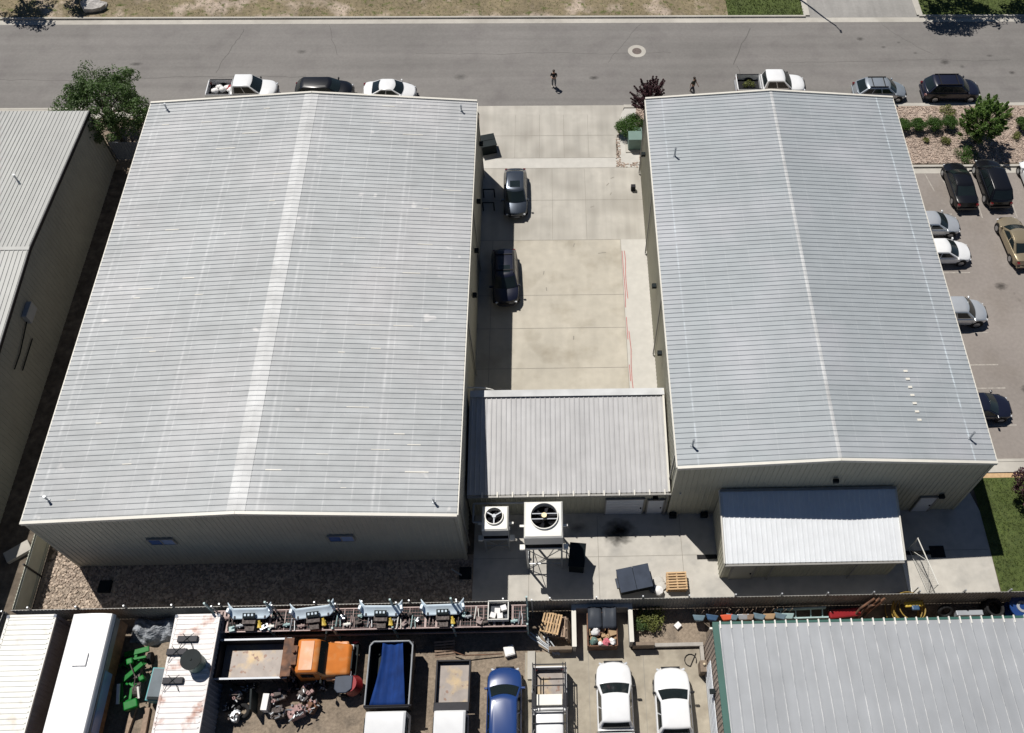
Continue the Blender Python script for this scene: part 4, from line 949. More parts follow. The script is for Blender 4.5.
# ------------------------------------------------------------------ rooftop / coolers / pad objects
def cooler(label, x0, x1, y0, y1, zb, zt, fr, fc, hub):
    cx, cy = (x0+x1)/2, (y0+y1)/2; t = thing('evaporative_cooler', label, 'cooling unit', (cx, cy, 0), 0, 'coolers on steel stands behind the link building')
    a, b = (x1-x0)/2, (y1-y0)/2; fx, fy = fc[0]-cx, fc[1]-cy
    # cabinet walls with louvred lower front, open top well under the fan
    m = MB(); th = .05
    m.box(-a, -a+th, -b, b, zb, zt-.1); m.box(a-th, a, -b, b, zb, zt-.1); m.box(-a+th, a-th, b-th, b, zb, zt-.1)
    m.box(-a+th, a-th, -b, -b+th, zb+(zt-zb)*.42, zt-.1); m.box(-a+th, a-th, -b, -b+th, zb, zb+.12)
    for k in (0,): m.box(-a, a, -b, b, zb-.06, zb)
    m.build('cabinet', 'white_metal' if hub else 'grey_metal', t, bevel=.01)
    m = MB(); z0, z1 = zb+.12, zb+(zt-zb)*.42
    m.box(-a+th, a-th, -b+.10, -b+.14, z0, z1); m.build('pad', 'black', t)
    m = MB(); 
    for k in range(5): z = z0+(z1-z0)*(k+.5)/5; m.box(-a+th, a-th, -b+.02, -b+.09, z-.012, z+.012)
    m.build('louvre', 'dark_metal', t)
    # top plate with round hole
    n = 32; vs = []; fs = []
    for i in range(n):
        an = 2*math.pi*(i+.5)/n; cxs, sn = math.cos(an), math.sin(an); k = min(abs(((a if cxs > 0 else -a)-fx)/(cxs or 1e-6)), abs(((b if sn > 0 else -b)-fy)/(sn or 1e-6)))
        vs += [(fx+fr*cxs, fy+fr*sn, zt), (fx+(k-.09)*cxs, fy+(k-.09)*sn, zt), (fx+k*cxs, fy+k*sn, zt-.10)]
    # snap nearest verts to the plate's corners
    for sx in (-1, 1):
        for sy in (-1, 1):
            for off, dd, zz in ((1, .09, zt), (2, 0, zt-.10)):
                i = min(range(n), key=lambda q: (vs[3*q+2][0]-sx*a)**2+(vs[3*q+2][1]-sy*b)**2); vs[3*i+off] = (sx*(a-dd), sy*(b-dd), zz)
    for i in range(n):
        p, q = 3*i, 3*((i+1) % n); fs += [(p, p+1, q+1, q), (p+1, p+2, q+2, q+1)]
    m = MB(); m.add(vs, fs); m.build('top_plate', 'white_metal', t)
    MB().ring((fx, fy), fr, fr+.05, zt-.35, zt+.14, 36).build('fan_shroud', 'white_metal', t, smooth=40)
    MB().box(-a+.1, a-.1, -b+.1, b-.1, zt-.55, zt-.50).build('well', 'void', t)
    m = MB()
    for k in range(6):
        an = k*math.pi/3+.3; u = Vector((math.cos(an), math.sin(an), 0)); v = Vector((-u.y, u.x, 0)); c0 = Vector((fx, fy, zt-.22))
        q = [c0+u*.1-v*.05+Vector((0,0,.03)), c0+u*(fr-.06)-v*.11+Vector((0,0,.05)), c0+u*(fr-.06)+v*.11-Vector((0,0,.05)), c0+u*.1+v*.05-Vector((0,0,.03))]
        m.add([x_ for x_ in q]+[x_-Vector((0,0,.012)) for x_ in q], [(0,1,2,3),(7,6,5,4),(0,4,5,1),(1,5,6,2),(2,6,7,3),(3,7,4,0)])
    m.build('fan_blade', 'dark_metal', t)
    m = MB()
    if hub:
        for s_ in (-.16, .16): m.beam((fx-fr, fy+s_, zt+.02), (fx+fr, fy+s_, zt+.02), .05, .05)
        m.build('fan_brace', 'grey_metal', t); MB().tube((fx, fy, zt-.2), (fx, fy, zt+.22), .15, n=16).build('motor', 'brass', t, smooth=40)
    else:
        for k in range(3): an = R(-90+120*k); m.beam((fx, fy, zt+.04), (fx+fr*math.cos(an), fy+fr*math.sin(an), zt+.04), .07, .05)
        m.build('fan_brace', 'grey_metal', t); MB().tube((fx, fy, zt-.2), (fx, fy, zt+.10), .12, n=16).build('motor', 'grey_metal', t, smooth=40)
    # stand
    m = MB(); L4 = [(-a+.08, -b+.08), (a-.08, -b+.08), (a-.08, b-.08), (-a+.08, b-.08)]
    for i in range(4): 
        (xa, ya), (xb, yb) = L4[i], L4[(i+1) % 4]; m.beam((xa, ya, zb-.1), (xb, yb, zb-.1), .10, .12); m.beam((xa, ya, .9), (xb, yb, .9), .06, .06)
        m.beam((xa, ya, .1), (xb, yb, zb-.2), .035, .035); m.beam((xb, yb, .1), (xa, ya, zb-.2), .035, .035)
    m.build('frame', 'galv', t)
    for p_ in L4: MB().beam((p_[0], p_[1], 0), (p_[0], p_[1], zb-.06), .10, .10).build('leg', 'galv', t)
    for s_ in (-1, 1):
        m = MB(); m.box(min(s_*a, s_*(a+.28)), max(s_*a, s_*(a+.28)), -.12, .0, zb+(zt-zb)*.5, zb+(zt-zb)*.5+.12); m.build('bracket', 'white_metal', t)
        m = MB(); m.box(min(s_*(a+.02), s_*(a+.30)), max(s_*(a+.02), s_*(a+.30)), -b, -b+.30, zb-.2, zb+.02); m.build('bracket', 'white_metal', t)
    return t
cooler('smaller grey cooling unit with a round three-spoke fan, left of the big one', -4.56, -3.0, 20.33, 21.87, 2.05, 3.6, .50, (-3.84, 21.2), False)
cooler('big white cooling unit with a brass hubbed fan on a tall lattice stand', -2.0, .21, 19.13, 21.34, 3.55, 5.4, .76, (-.85, 20.4), True)

# tall black container with sloping lid next to the coolers
t = thing('black_bin', 'tall black bin with a sloping lid in the shade of the big cooler', 'bin', (1.05, 19.4, 0), R(-6))
m = MB(); m.add([(-.45,-.5,0),(.45,-.5,0),(.45,.7,0),(-.45,.7,0),(-.45,-.5,1.2),(.45,-.5,1.2),(.45,.7,1.6),(-.45,.7,1.9)], [(0,3,2,1),(4,5,6,7),(0,1,5,4),(1,2,6,5),(2,3,7,6),(3,0,4,7)]); m.build('body', 'black', t, bevel=.03)
m = MB(); m.beam((0,-.55,1.24), (0,.75,1.80), .98, .05); m.build('lid', 'black', t)
# grey rubbish skip with lid
t = thing('dumpster', 'slate grey lidded dumpster standing askew on the sunlit pad', 'dumpster', (4.45, 18.1, 0), R(11))
m = MB(); m.add([(-.9,-.55,.12),(.9,-.55,.12),(.9,.6,.12),(-.9,.6,.12),(-.98,-.62,1.12),(.98,-.62,1.12),(.98,.62,1.35),(-.98,.62,1.35)], [(0,3,2,1),(4,5,6,7),(0,1,5,4),(1,2,6,5),(2,3,7,6),(3,0,4,7)]); m.build('body', 'black', t, bevel=.02)
for s_ in (-1, 1):
    m = MB(); m.add([(s_*.5-.49,-.70,1.16),(s_*.5+.48,-.70,1.16),(s_*.5+.48,.66,1.41),(s_*.5-.49,.66,1.41),(s_*.5-.49,-.70,1.11),(s_*.5+.48,-.70,1.11),(s_*.5+.48,.66,1.36),(s_*.5-.49,.66,1.36)], [(0,1,2,3),(7,6,5,4),(0,4,5,1),(1,5,6,2),(2,6,7,3),(3,7,4,0)]); m.build('lid', 'bin_grey', t)
    MB().box(min(s_*.98, s_*1.10), max(s_*.98, s_*1.10), -.3, .3, .7, .9).build('lift_pocket', 'bin_grey', t)
def blobs(name, label, cat, pts, m, seed=0, amp=.2, sq=(1,1,.75)):
    b = MB()
    for i, (x, y, z, r_) in enumerate(pts): b.blob((x, y, z), r_, seed=seed+i, amp=amp, n=9, m=7, sq=sq)
    return tag(b.build(name, m, smooth=60), label, cat)
blobs('rubbish_bag', 'dark rubbish bag slumped between dumpster and pallets', 'bag', [(5.62, 17.75, .22, .3)], 'bin_grey', 1)
blobs('rubbish_bag', 'pale rubbish bag in front of the dumpster corner', 'bag', [(5.95, 17.6, .25, .3)], 'bag_white', 2)
blobs('paper_sacks', 'flattened cream paper sacks lying beside the pallet stack', 'sacks', [(6.0, 18.25, .1, .28), (6.15, 17.95, .12, .24)], 'pale_concrete', 4, sq=(1.2, 1.2, .3))
def pallet(t, z, m='wood_pallet', a=0, dx=0, dy=0, nm='pallet'):
    b = MB(); 
    for k in range(7): b.rbox((dx+(-.5+k*1.0/6)*math.cos(a), dy+(-.5+k*1.0/6)*math.sin(a), z+.13), (.095, 1.2, .022), a)
    for k in (-.55, 0, .55): b.rbox((dx-k*math.sin(a), dy+k*math.cos(a), z+.07), (1.05, .09, .09), a)
    for k in (-.45, 0, .45): b.rbox((dx+k*math.cos(a), dy+k*math.sin(a), z+.012), (.095, 1.2, .022), a)
    return b.build(nm, m, t)
PG = 'pallets stacked on the concrete pad'
base = None
for k in range(4):
    o = thing('pallet', ['bottom wooden pallet of the pad stack, mostly hidden', 'second wooden pallet up in the pad stack', 'third wooden pallet up in the pad stack', 'wooden pallet on top of the stack on the sunlit pad'][k], 'pallet', (7.05+.03*(k % 2), 18.1, k*.145), R(90+(-3, 2, -1, 1)[k]), PG); pallet(o, 0, 'wood_pallet', nm='boards')
# black rubber mats by the shed
tag(MB().rbox((9.15, 19.75, .02), (1.3, .28, .03)).build('rubber_mat', 'rubber'), 'thin black rubber strip lying left of the lean-to shed', 'mat')
m = MB(); m.rbox((21.9, 19.75, .02), (2.4, .24, .03)); m.rbox((23.55, 19.8, .03), (.9, .75, .05)); tag(m.build('drain_cover', 'rubber'), 'black square drain cover with a strip, right of the lean-to shed', 'drain')
def soft_stain(name, x, y, rx, ry, z=.009, dark=.9):
    m = bpy.data.materials.new(name); m.use_nodes = True; t = m.node_tree; N = t.nodes; L = t.links; b = N['Principled BSDF']
    b.inputs['Base Color'].default_value = (.012, .012, .012, 1); b.inputs['Roughness'].default_value = .9; b.inputs['Specular IOR Level'].default_value = .1
    tc = N.new('ShaderNodeTexCoord'); ln = N.new('ShaderNodeVectorMath'); ln.operation = 'LENGTH'; L.new(tc.outputs['Object'], ln.inputs[0])
    nz = N.new('ShaderNodeTexNoise'); nz.inputs['Scale'].default_value = 3; nz.inputs['Detail'].default_value = 5; L.new(tc.outputs['Object'], nz.inputs['Vector'])
    ad = N.new('ShaderNodeMath'); ad.operation = 'MULTIPLY_ADD'; L.new(nz.outputs[0], ad.inputs[0]); ad.inputs[1].default_value = .9; L.new(ln.outputs['Value'], ad.inputs[2])
    r_ = N.new('ShaderNodeMapRange'); L.new(ad.outputs[0], r_.inputs[0]); r_.inputs[1].default_value = .5; r_.inputs[2].default_value = 1.25; r_.inputs[3].default_value = dark; r_.inputs[4].default_value = 0
    tr_ = N.new('ShaderNodeBsdfTransparent'); ms = N.new('ShaderNodeMixShader'); L.new(r_.outputs[0], ms.inputs[0]); L.new(tr_.outputs[0], ms.inputs[1]); L.new(b.outputs[0], ms.inputs[2]); L.new(ms.outputs[0], N['Material Output'].inputs['Surface'])
    o = MB().sheet([(math.cos(k*.3142)*1.0, math.sin(k*.3142)) for k in range(20)], 0).build(name, m, loc=(x, y, z)); o.scale = (rx, ry, 1); return struct(o)
soft_stain('oil_stain', 3.75, 21.5, 1.5, 1.2)
soft_stain('oil_stain', 34.9, 36.6, .45, .35, .01, .45); soft_stain('oil_stain', 32.6, 31.4, .8, .5, .01, .55); soft_stain('oil_stain', 33.0, 40.2, .7, .5, .01, .5)
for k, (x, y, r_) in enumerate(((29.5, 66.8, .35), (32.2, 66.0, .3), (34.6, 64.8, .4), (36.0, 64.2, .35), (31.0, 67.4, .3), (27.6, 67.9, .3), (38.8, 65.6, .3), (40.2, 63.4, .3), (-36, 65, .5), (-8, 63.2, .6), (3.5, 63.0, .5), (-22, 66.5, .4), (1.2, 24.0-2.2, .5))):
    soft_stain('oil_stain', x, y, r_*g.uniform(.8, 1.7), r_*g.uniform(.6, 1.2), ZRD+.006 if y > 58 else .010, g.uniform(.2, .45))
g = random.Random(31)
def crack(x, y, n, dx, dy, wd=.02):
    m = MB(); p = (x, y)
    for k in range(n):
        q = (p[0]+dx+g.uniform(-.12, .12), p[1]+dy+g.uniform(-.12, .12)); d = Vector((q[0]-p[0], q[1]-p[1])).normalized(); nx, ny = -d.y*wd, d.x*wd
        m.sheet([(p[0]-nx, p[1]-ny), (q[0]-nx, q[1]-ny), (q[0]+nx, q[1]+ny), (p[0]+nx, p[1]+ny)], ZRD+.005); p = q
    struct(m.build('road_crack', 'asphalt_dark'))
crack(15.8, 64.6, 9, .28, .55, .035); crack(16.1, 64.4, 5, .05, -.55, .02); crack(-27.5, 69.5, 14, -.12, -.42, .02); crack(-20, 70, 10, .1, -.4, .015); crack(8, 70, 12, -.25, -.45, .012); crack(-48, 63.3, 40, .7, .0, .014); crack(20, 64.9, 26, .8, .0, .014); crack(30, 69.8, 12, .3, -.35, .015); crack(-12, 66.2, 30, .75, -.005, .012)
for (x, y, lb) in ((-27.3, 18.55, 'black lidded box half in the sun on the gravel strip'), (-5.75, 18.95, 'black lidded box by the corner of the western warehouse')):
    t = thing('utility_box', lb, 'utility box', (x, y, 0), 0, 'utility boxes on the gravel strip'); MB().box(-.36, .36, -.36, .36, 0, .28).build('box', 'black', t, bevel=.02); MB().ring((0, 0), .40, .52, 0, .06, 4).build('collar', 'grey_metal', t, rot=(0,0,R(45)))
tag(MB().path([(-6.6, 19.2, .3), (-5.95, 18.75, .4)], .04).build('drain_pipe', 'galv'), 'short galvanised pipe leaning on the utility box at the warehouse corner', 'pipe')
t = thing('stone_slab', 'pale grey slab lying in the shade beside the short fence', 'slab', (-33.1, 20.85, 0), R(35)); MB().box(-.75, .75, -.38, .38, 0, .3).build('slab', 'concrete', t, bevel=.03)
# courtyard: dark bin and pipes by the western warehouse, transformer
t = thing('black_bin', 'low black dumpster against the western warehouse near the street', 'dumpster', (-5.35, 54.5, 0), R(14))
MB().box(-.7, .6, -.6, .6, 0, .95).build('body', 'black', t, bevel=.03); MB().box(-.75, .65, -.66, .0, .95, 1.0).build('lid', 'black', t); MB().box(-.75, .65, .02, .66, .97, 1.02).build('lid', 'black', t)
for k, y in enumerate((49.35, 48.0)):
    tag(MB().path([(-5.55, y, 0), (-5.55, y, .9), (-4.7, y, .9), (-4.7, y, 0)], .05).build('pipe_barrier', 'black', smooth=40), ['black hooped barrier in the courtyard shade nearer the street', 'black hooped barrier in the courtyard shade level with the grey car hood'][k], 'barrier', 'hooped barriers by the warehouse wall')
t = thing('transformer', 'grey-green electrical cabinet behind the round bush by the driveway', 'electrical box', (6.55, 54.75, 0))
MB().box(-.55, .55, -.5, .5, .08, 1.2).build('cabinet', 'green_box', t, bevel=.03); MB().box(-.15, .6, .5, 1.1, .08, 1.0).build('cabinet', 'green_box', t, bevel=.03); MB().box(-.75, .75, -.75, 1.3, 0, .08).build('plinth', 'concrete', t)
tag(MB().box(6.0, 6.35, 49.85, 50.15, 0, .5).build('utility_post', 'dark_metal', bevel=.02), 'stubby dark post by the corner of the eastern warehouse', 'post')
# manhole
t = thing('manhole', 'round rusty manhole cover in a pale concrete collar in the road', 'manhole', (7.42, 66.4, ZR)); MB().ring((0,0), .42, .80, 0, .006, 28).build('collar', 'concrete', t); MB().tube((0,0,-.02), (0,0,.008), .42, n=24).build('cover', 'cast_iron', t)
tag(MB().blob((-41.3, 72.3, .15), .95, seed=5, amp=.22, n=9, m=6, sq=(1.25, .85, .6)).build('boulder', 'boulder'), 'pale boulder on the far verge at the upper left', 'boulder')
# street lamp outside the frame whose shadow crosses the road
t = thing('street_lamp', 'tall thin street lamp beside the driveway across the street', 'street lamp', (22.4, 73.9, 0)); MB().tube((0,0,0), (0,0,9.6), .11, .07, n=10).build('pole', 'galv', t); MB().tube((0,0,9.5), (.25,-.6,9.7), .05).build('arm', 'galv', t); MB().rbox((.3,-.75,9.7), (.16,.4,.08)).build('lamp_head', 'grey_metal', t)

# ------------------------------------------------------------------ plants
tree('street_tree', 'round dark green tree between the neighbour building and the western warehouse', 'tree', (-35.0, 55.8, 0), 6, 3.5, 3.6, 2.3, 'leaf_dark', 9, per=130, nc=210, ls=.085, cr=.60, lob=.08)
tree('young_tree', 'bright green pointed tree in the pink rock strip by the parking lot', 'tree', (34.75, 54.9, 0), 5, 1.6, 2.2, 1.95, 'leaf_bright', 12, per=60, nc=150, ls=.065, cr=.42, spiky=.10, lob=.08)
tree('purple_plum', 'dark purple plum tree peeking over the corner of the eastern warehouse', 'tree', (7.9, 57.7, 0), 4, 1.1, 2.1, 1.3, 'leaf_purple', 5, per=44, nc=80, ls=.065, cr=.34, spiky=.17, tr=.06)
tree('purple_plum', 'dark purple plum tree on the lawn at the right edge', 'tree', (30.0, 23.2, 0), 4, 1.35, 1.9, 1.3, 'leaf_purple', 6, per=44, nc=60, ls=.09, cr=.38, tr=.07)
tree('shade_tree', 'tree beyond the upper right edge shading the lawn and kerb', 'tree', (35.3, 73.7, 0), 8, 3.1, 5.2, 2.0, 'leaf_dark', 21, per=50, nc=110, ls=.16, cr=.75)
tree('shade_tree', 'tree beyond the upper right corner, farthest right', 'tree', (42.6, 73.9, 0), 8, 2.2, 5.0, 2.2, 'leaf_dark', 22, per=46, nc=60, ls=.16, cr=.75)
tree('shade_tree', 'tree beyond the upper left edge shading the dry verge', 'tree', (-48.4, 73.8, 0), 8, 1.8, 5.0, 1.9, 'leaf_dark', 23, per=40, nc=60, ls=.15, cr=.65)
tree('shade_tree', 'small tree beyond the upper left edge behind the pale boulder', 'tree', (-43.9, 74.3, 0), 6, 1.2, 4.0, 1.1, 'leaf_dark', 24, per=36, nc=36, ls=.14, cr=.55)
shrub('round_bush', 'bright green round bush beside the electrical cabinet', 'shrub', (6.3, 56.3, 0), 1.25, 1.5, 'leaf_shrub', 1, 6500, .055)
for i, (x, y, r_, lb) in enumerate(((28.95, 56.4, .62, 'clipped green bush touching the corner of the eastern roof'), (30.15, 56.4, .62, 'clipped green bush second from the eastern roof'), (31.5, 56.5, .72, 'largest clipped green bush in the row'), (32.85, 56.6, .66, 'clipped green bush nearest the bright green tree'), (38.9, 56.4, .6, 'green bush cut off by the right edge of the rock strip'))):
    shrub('clipped_bush', lb, 'shrub', (x, y, 0), r_*1.12, 1.2, 'leaf_shrub', 30+i, 4500, .045, 'clipped bushes in the rock strip')
for i, (x, y, lb) in enumerate(((32.2, 54.9, 'low yellow green plant under the clipped bushes'), (33.2, 58.3, 'sprawling pale green plant behind the dark street suv'), (33.6, 53.4, 'loose green ground plant behind the black sedan'), (38.3, 55.4, 'yellow green tuft right of the bright green tree'), (30.6, 55.0, 'small yellow tuft below the second bush'), (38.2, 57.8, 'yellow tuft near the street at the right edge'))):
    shrub('ground_plant', lb, 'plant', (x, y, 0), (.5, .75, 1.0, .45, .3, .4)[i], .45, 'leaf_yellow' if i != 2 else 'leaf_shrub', 50+i, (500, 700, 1200, 400, 260, 300)[i], .06, 'low plants in the rock strip')
shrub('weed_bush', 'leafy yellow green weed bush growing behind the low yard wall', 'shrub', (5.35, 15.9, 0), .85, .9, 'leaf_yellow', 77, 1100, .07)
shrub('weed_bush', 'darker green weeds hugging the wall of the rubbish enclosure', 'shrub', (4.75, 15.6, 0), .55, .7, 'leaf_dark', 78, 600, .07)

# ------------------------------------------------------------------ storage yard
def container(name, label, cat, x0, x1, y0, y1, h, roofm, sidem, roof_sp=.28, side_sp=.28):
    t = thing(name, label, cat, ((x0+x1)/2, y1, 0)); a = (x1-x0)/2; L_ = y1-y0
    m = MB(); ribbed(m, (-a, 0, h), (0,-1,0), (1,0,0), (0,0,1), L_, lambda s_: (0, 2*a), sp=roof_sp, h=.03, w=.14); m.build('roof', roofm, t)
    for s_ in (-1, 1):
        m = MB()
        if s_ > 0: ribbed(m, (a, -L_, .12), (0,1,0), (0,0,1), (1,0,0), L_, lambda q: (0, h-.2), sp=side_sp, h=.035, w=.14)
        else: ribbed(m, (-a, 0, .12), (0,-1,0), (0,0,1), (-1,0,0), L_, lambda q: (0, h-.2), sp=side_sp, h=.035, w=.14)
        m.build('side_wall', sidem, t)
    m = MB(); m.box(-a, a, -.04, .03, .1, h-.05); m.box(-a, a, -L_-.03, -L_+.04, .1, h-.05); m.build('end_wall', sidem, t)
    m = MB()
    for s_ in (-1, 1): m.box(s_*a-.07, s_*a+.07, -L_, 0, h-.10, h+.03)
    m.box(-a, a, -.02, .10, h-.1, h+.035); m.build('top_rail', roofm, t)
    m = MB()
    for sx in (-1, 1):
        for y in (0, -L_): m.box(sx*a-.08, sx*a+.08, y-.08, y+.08, 0, h+.05)
    m.build('corner_post', sidem, t); return t
container('shipping_container', 'off-white ribbed storage container at the lower left corner', 'container', -31.05, -28.45, 4.0, 16.08, 2.6, 'tank_white', 'corrug_blue')
t = container('shipping_container', 'white container roof streaked with rust, carrying a black drum', 'container', -21.65, -19.28, 3.8, 15.92, 2.6, 'rust_roof', 'corrug_blue')
# smooth white trailer
t = thing('box_trailer', 'smooth bright white trailer roof with brown side and square hatch', 'trailer', (-26.2, 16.05, 0))
m = MB(); prof = [(-1.15, 2.78), (-1.05, 2.95), (-.6, 3.04), (0, 3.07), (.6, 3.04), (1.05, 2.95), (1.15, 2.78), (1.15, 2.6), (-1.15, 2.6)]
n = len(prof); vs = [(x, y, z) for y in (0, -11.6) for x, z in prof]; m.add(vs, [tuple(range(n)), tuple(range(n, 2*n))[::-1]]+[(i, i+n, (i+1) % n+n, (i+1) % n) for i in range(n)]); m.build('roof', 'box_white', t, smooth=40)
MB().box(-1.13, 1.12, -11.55, -.05, .9, 2.6).build('side_wall', 'wood_brown', t); m = MB(); m.box(1.12, 1.19, -11.5, -.1, 2.1, 2.6); m.build('side_band', 'gutter', t)
for y0_ in (-4.6, -8.6): MB().box(1.12, 1.21, y0_-1.6, y0_+1.6, 1.55, 2.45).build('window', 'glass_pale', t)
m = MB(); m.box(-.38, .38, -2.9, -2.2, 3.04, 3.16); m.build('hatch', 'box_white', t, bevel=.03)
MB().box(-.95, .95, -11.4, -.4, .5, .9).build('chassis', 'black', t)
for y0_ in (-8.3, -9.4):
    for s_ in (-1, 1): MB().tube((s_*.8, y0_, .42), (s_*1.12, y0_, .42), .42, n=18).build('wheel', 'rubber', t, smooth=40)
# crumpled tarpaulin heap
m = MB(); NN = 36; g = random.Random(12); cs = [(g.uniform(-1.6, 1.6), g.uniform(-.55, .55), g.uniform(.3, .65), g.uniform(.3, .9)) for _ in range(14)]
vs = []
for i in range(NN+1):
    for j in range(NN+1):
        x, y = -1.75+3.5*i/NN, -.75+1.5*j/NN; e = max(0, 1-(abs(x)/1.75)**6)*max(0, 1-(abs(y)/.75)**6)
        z = .25*e+sum(hh*math.exp(-((x-a_)**2+(y-b_)**2)/(r_*.22)) for a_, b_, r_, hh in cs)*.55*e+.10*e*math.sin(x*9+y*5)*math.cos(y*11-x*3)+g.uniform(-.03, .03)*e
        vs.append((x, y+.12*math.sin(x*3), z))
m.add(vs, [(i*(NN+1)+j, (i+1)*(NN+1)+j, (i+1)*(NN+1)+j+1, i*(NN+1)+j+1) for i in range(NN) for j in range(NN)])
tag(m.build('tarpaulin_heap', 'tarp_grey', loc=(-23.4, 15.85, 0)), 'crumpled silver grey tarpaulin heap between trailer and rusty container', 'tarpaulin')
# green farm implement
t = thing('green_implement', 'bright green farm implement with a white arm standing beside the brown trailer side', 'farm machine', (-24.15, 13.1, 0), R(8))
m = MB(); m.beam((-.15,-1.5,.6), (.05,1.5,.7), .16, .16); m.beam((-.6,1.3,.75), (.75,1.45,.75), .30, .14); m.beam((-.5,.9,.95), (.7,.95,.95), .14, .12); m.beam((-.45,-.2,1.0), (.6,.55,1.1), .26, .18); m.beam((-.55,-.3,1.0), (-.55,-1.3,.7), .16, .14); g = random.Random(44)
for k in range(26): p_ = Vector((g.uniform(-.6,.6), g.uniform(-1.5,1.4), g.uniform(.5,1.0))); m.beam(p_, p_+Vector((g.uniform(-.4,.4), g.uniform(-.3,.3), g.uniform(-.05,.15))), g.uniform(.05,.13), g.uniform(.05,.12))
m.build('frame', 'green_paint', t, bevel=.02)
m = MB(); m.beam((-.62,-.4,1.15), (-.66,-1.45,.95), .16, .08); m.beam((.42,-.7,1.1), (.45,-1.3,.9), .10, .08); m.build('arm', 'white_metal', t)
m = MB(); m.rbox((.0,-1.55,.75), (.75,.5,.35), .2); m.rbox((.55,-.25,.9), (.3,.3,.4), .4); m.rbox((-.1,.75,1.15), (.35,.35,.3), .2); m.build('housing', 'green_paint', t, bevel=.06)
m = MB(); m.tube((0,-.7,.45), (.45,-.7,.45), .38, n=16); m.rbox((.15,.2,.7), (.5,.7,.4)); m.path([(-.3,1.1,1.0), (0,.5,1.3), (.3,-.2,1.25), (.2,-.9,1.1)], .03); m.build('gearbox', 'engine', t)
for s_ in (-1, 1): MB().tube((s_*.62, 1.0, .35), (s_*.82, 1.0, .35), .35, n=18).build('wheel', 'rubber', t)
# teal box
t = thing('tool_chest', 'teal sided grey topped chest next to the green implement', 'chest', (-22.6, 12.6, 0), R(-3)); MB().box(-.5, .5, -.9, .9, .2, 1.0).build('body', 'teal_paint', t, bevel=.02); MB().box(-.42, .42, -.84, .84, 1.0, 1.05).build('lid', 'chest_grey', t); MB().box(-.36, .36, -.86, -.70, 1.05, 1.09).build('handle', 'black', t)
tag(MB().rbox((-22.0, 14.2, .35), (.9, .7, .5), .4, .2, .1).build('crate', 'white_metal', bevel=.04), 'small white crate between tarpaulin heap and teal chest', 'crate')
for i, (x, y, a) in enumerate(((-24.1, 10.6, 1.45), (-23.2, 10.4, 1.6), (-22.4, 10.6, 1.5))):
    tag(MB().rbox((x, y, .12), (2.2, .28, .2), a).build('timber_beam', 'wood_old'), ['weathered timber beam nearest the brown trailer side', 'weathered timber beam in the middle of the three', 'weathered timber beam nearest the rusty container'][i], 'timber', 'timber beams in front of the green implement')
# drum and skids on the rusty container
t = thing('oil_drum', 'black topped dark green drum standing on the rusty container roof', 'drum', (-20.02, 13.25, 2.63)); MB().tube((0,0,0), (0,0,.95), .50, n=28).build('barrel', 'green_box', t, smooth=40); m = MB(); m.tube((0,0,.95), (0,0,1.0), .56, n=28); m.tube((0,0,1.0), (0,0,1.04), .07); m.build('lid', 'black', t)
for i, (x, y) in enumerate(((-20.75, 14.6), (-21.2, 13.9), (-21.1, 12.35))):
    t = thing('solar_bracket', ['dark clamp bar farthest back on the rusty container roof', 'dark clamp bar beside the drum on the rusty container', 'dark clamp bar nearest the camera on the rusty container'][i], 'bracket', (x, y, 2.64), 0, 'dark bars on the rusty container'); MB().box(-.55, .55, -.17, .17, 0, .16).build('bar', 'dark_metal', t, bevel=.02)
    m = MB()
    for s_ in (-1, 1): m.path([(0, 0, .2), (s_*.25, -.25, .14), (s_*.4, -.55, .05)], .018, 5); m.path([(0, 0, .2), (s_*.3, .3, .12)], .018, 5)
    m.build('strap', 'black', t)

# long steel rack
t = thing('steel_rack', 'long pink and teal steel rack standing along the yard fence', 'rack', (-10.5, 15.75, 0))
ups = [-9.35, -6.0, -2.45, .95, 4.35, 8.6]
for x in ups:
    m = MB(); 
    for y in (-.55, .55): m.beam((x, y, 0), (x, y, 3.7 if y > 0 else 2.2), .10, .10)
    for z0_, z1_ in ((.2, .9), (.9, 1.6), (1.6, 2.1)): m.beam((x, -.55, z0_), (x, .55, z1_), .04, .04)
    m.build('upright', 'teal_steel', t)
    m = MB(); m.beam((x+.28, .5, .9), (x+.28, .5, 3.3), .07, .07); m.build('spare_post', 'galv', t)
m = MB()
for z in (.9, 1.95):
    for y in (-.6, .6): m.beam((-9.35, y, z), (8.6, y, z), .06, .13)
m.build('beam', 'pink_steel', t)
m = MB(); g = random.Random(9); x = -9.2
while x < 8.5:
    if g.random() < .7: m.beam((x, -.58, 2.0), (x, .58, 2.0), g.choice((.04, .06, .12)), .03)
    x += g.uniform(.2, .6)
m.build('deck_slat', 'pink_steel', t)
m = MB(); m.box(-9.3, 8.5, -.5, .5, .94, .98); m.build('shelf', 'black', t)
m = MB()
for x in np.arange(-9.2, 8.5, .16): m.beam((float(x), -.56, 1.98), (float(x), .56, 1.98), .008, .01)
for y in np.arange(-.5, .55, .2): m.beam((-9.3, float(y), 1.985), (8.5, float(y), 1.985), .015, .015)
m.build('wire_deck', 'rust_pink', t); MB().box(-9.3, 8.55, -.55, .55, 1.90, 1.93).build('shade_board', 'black', t)  # opaque board added under the wires so the rack casts solid shade
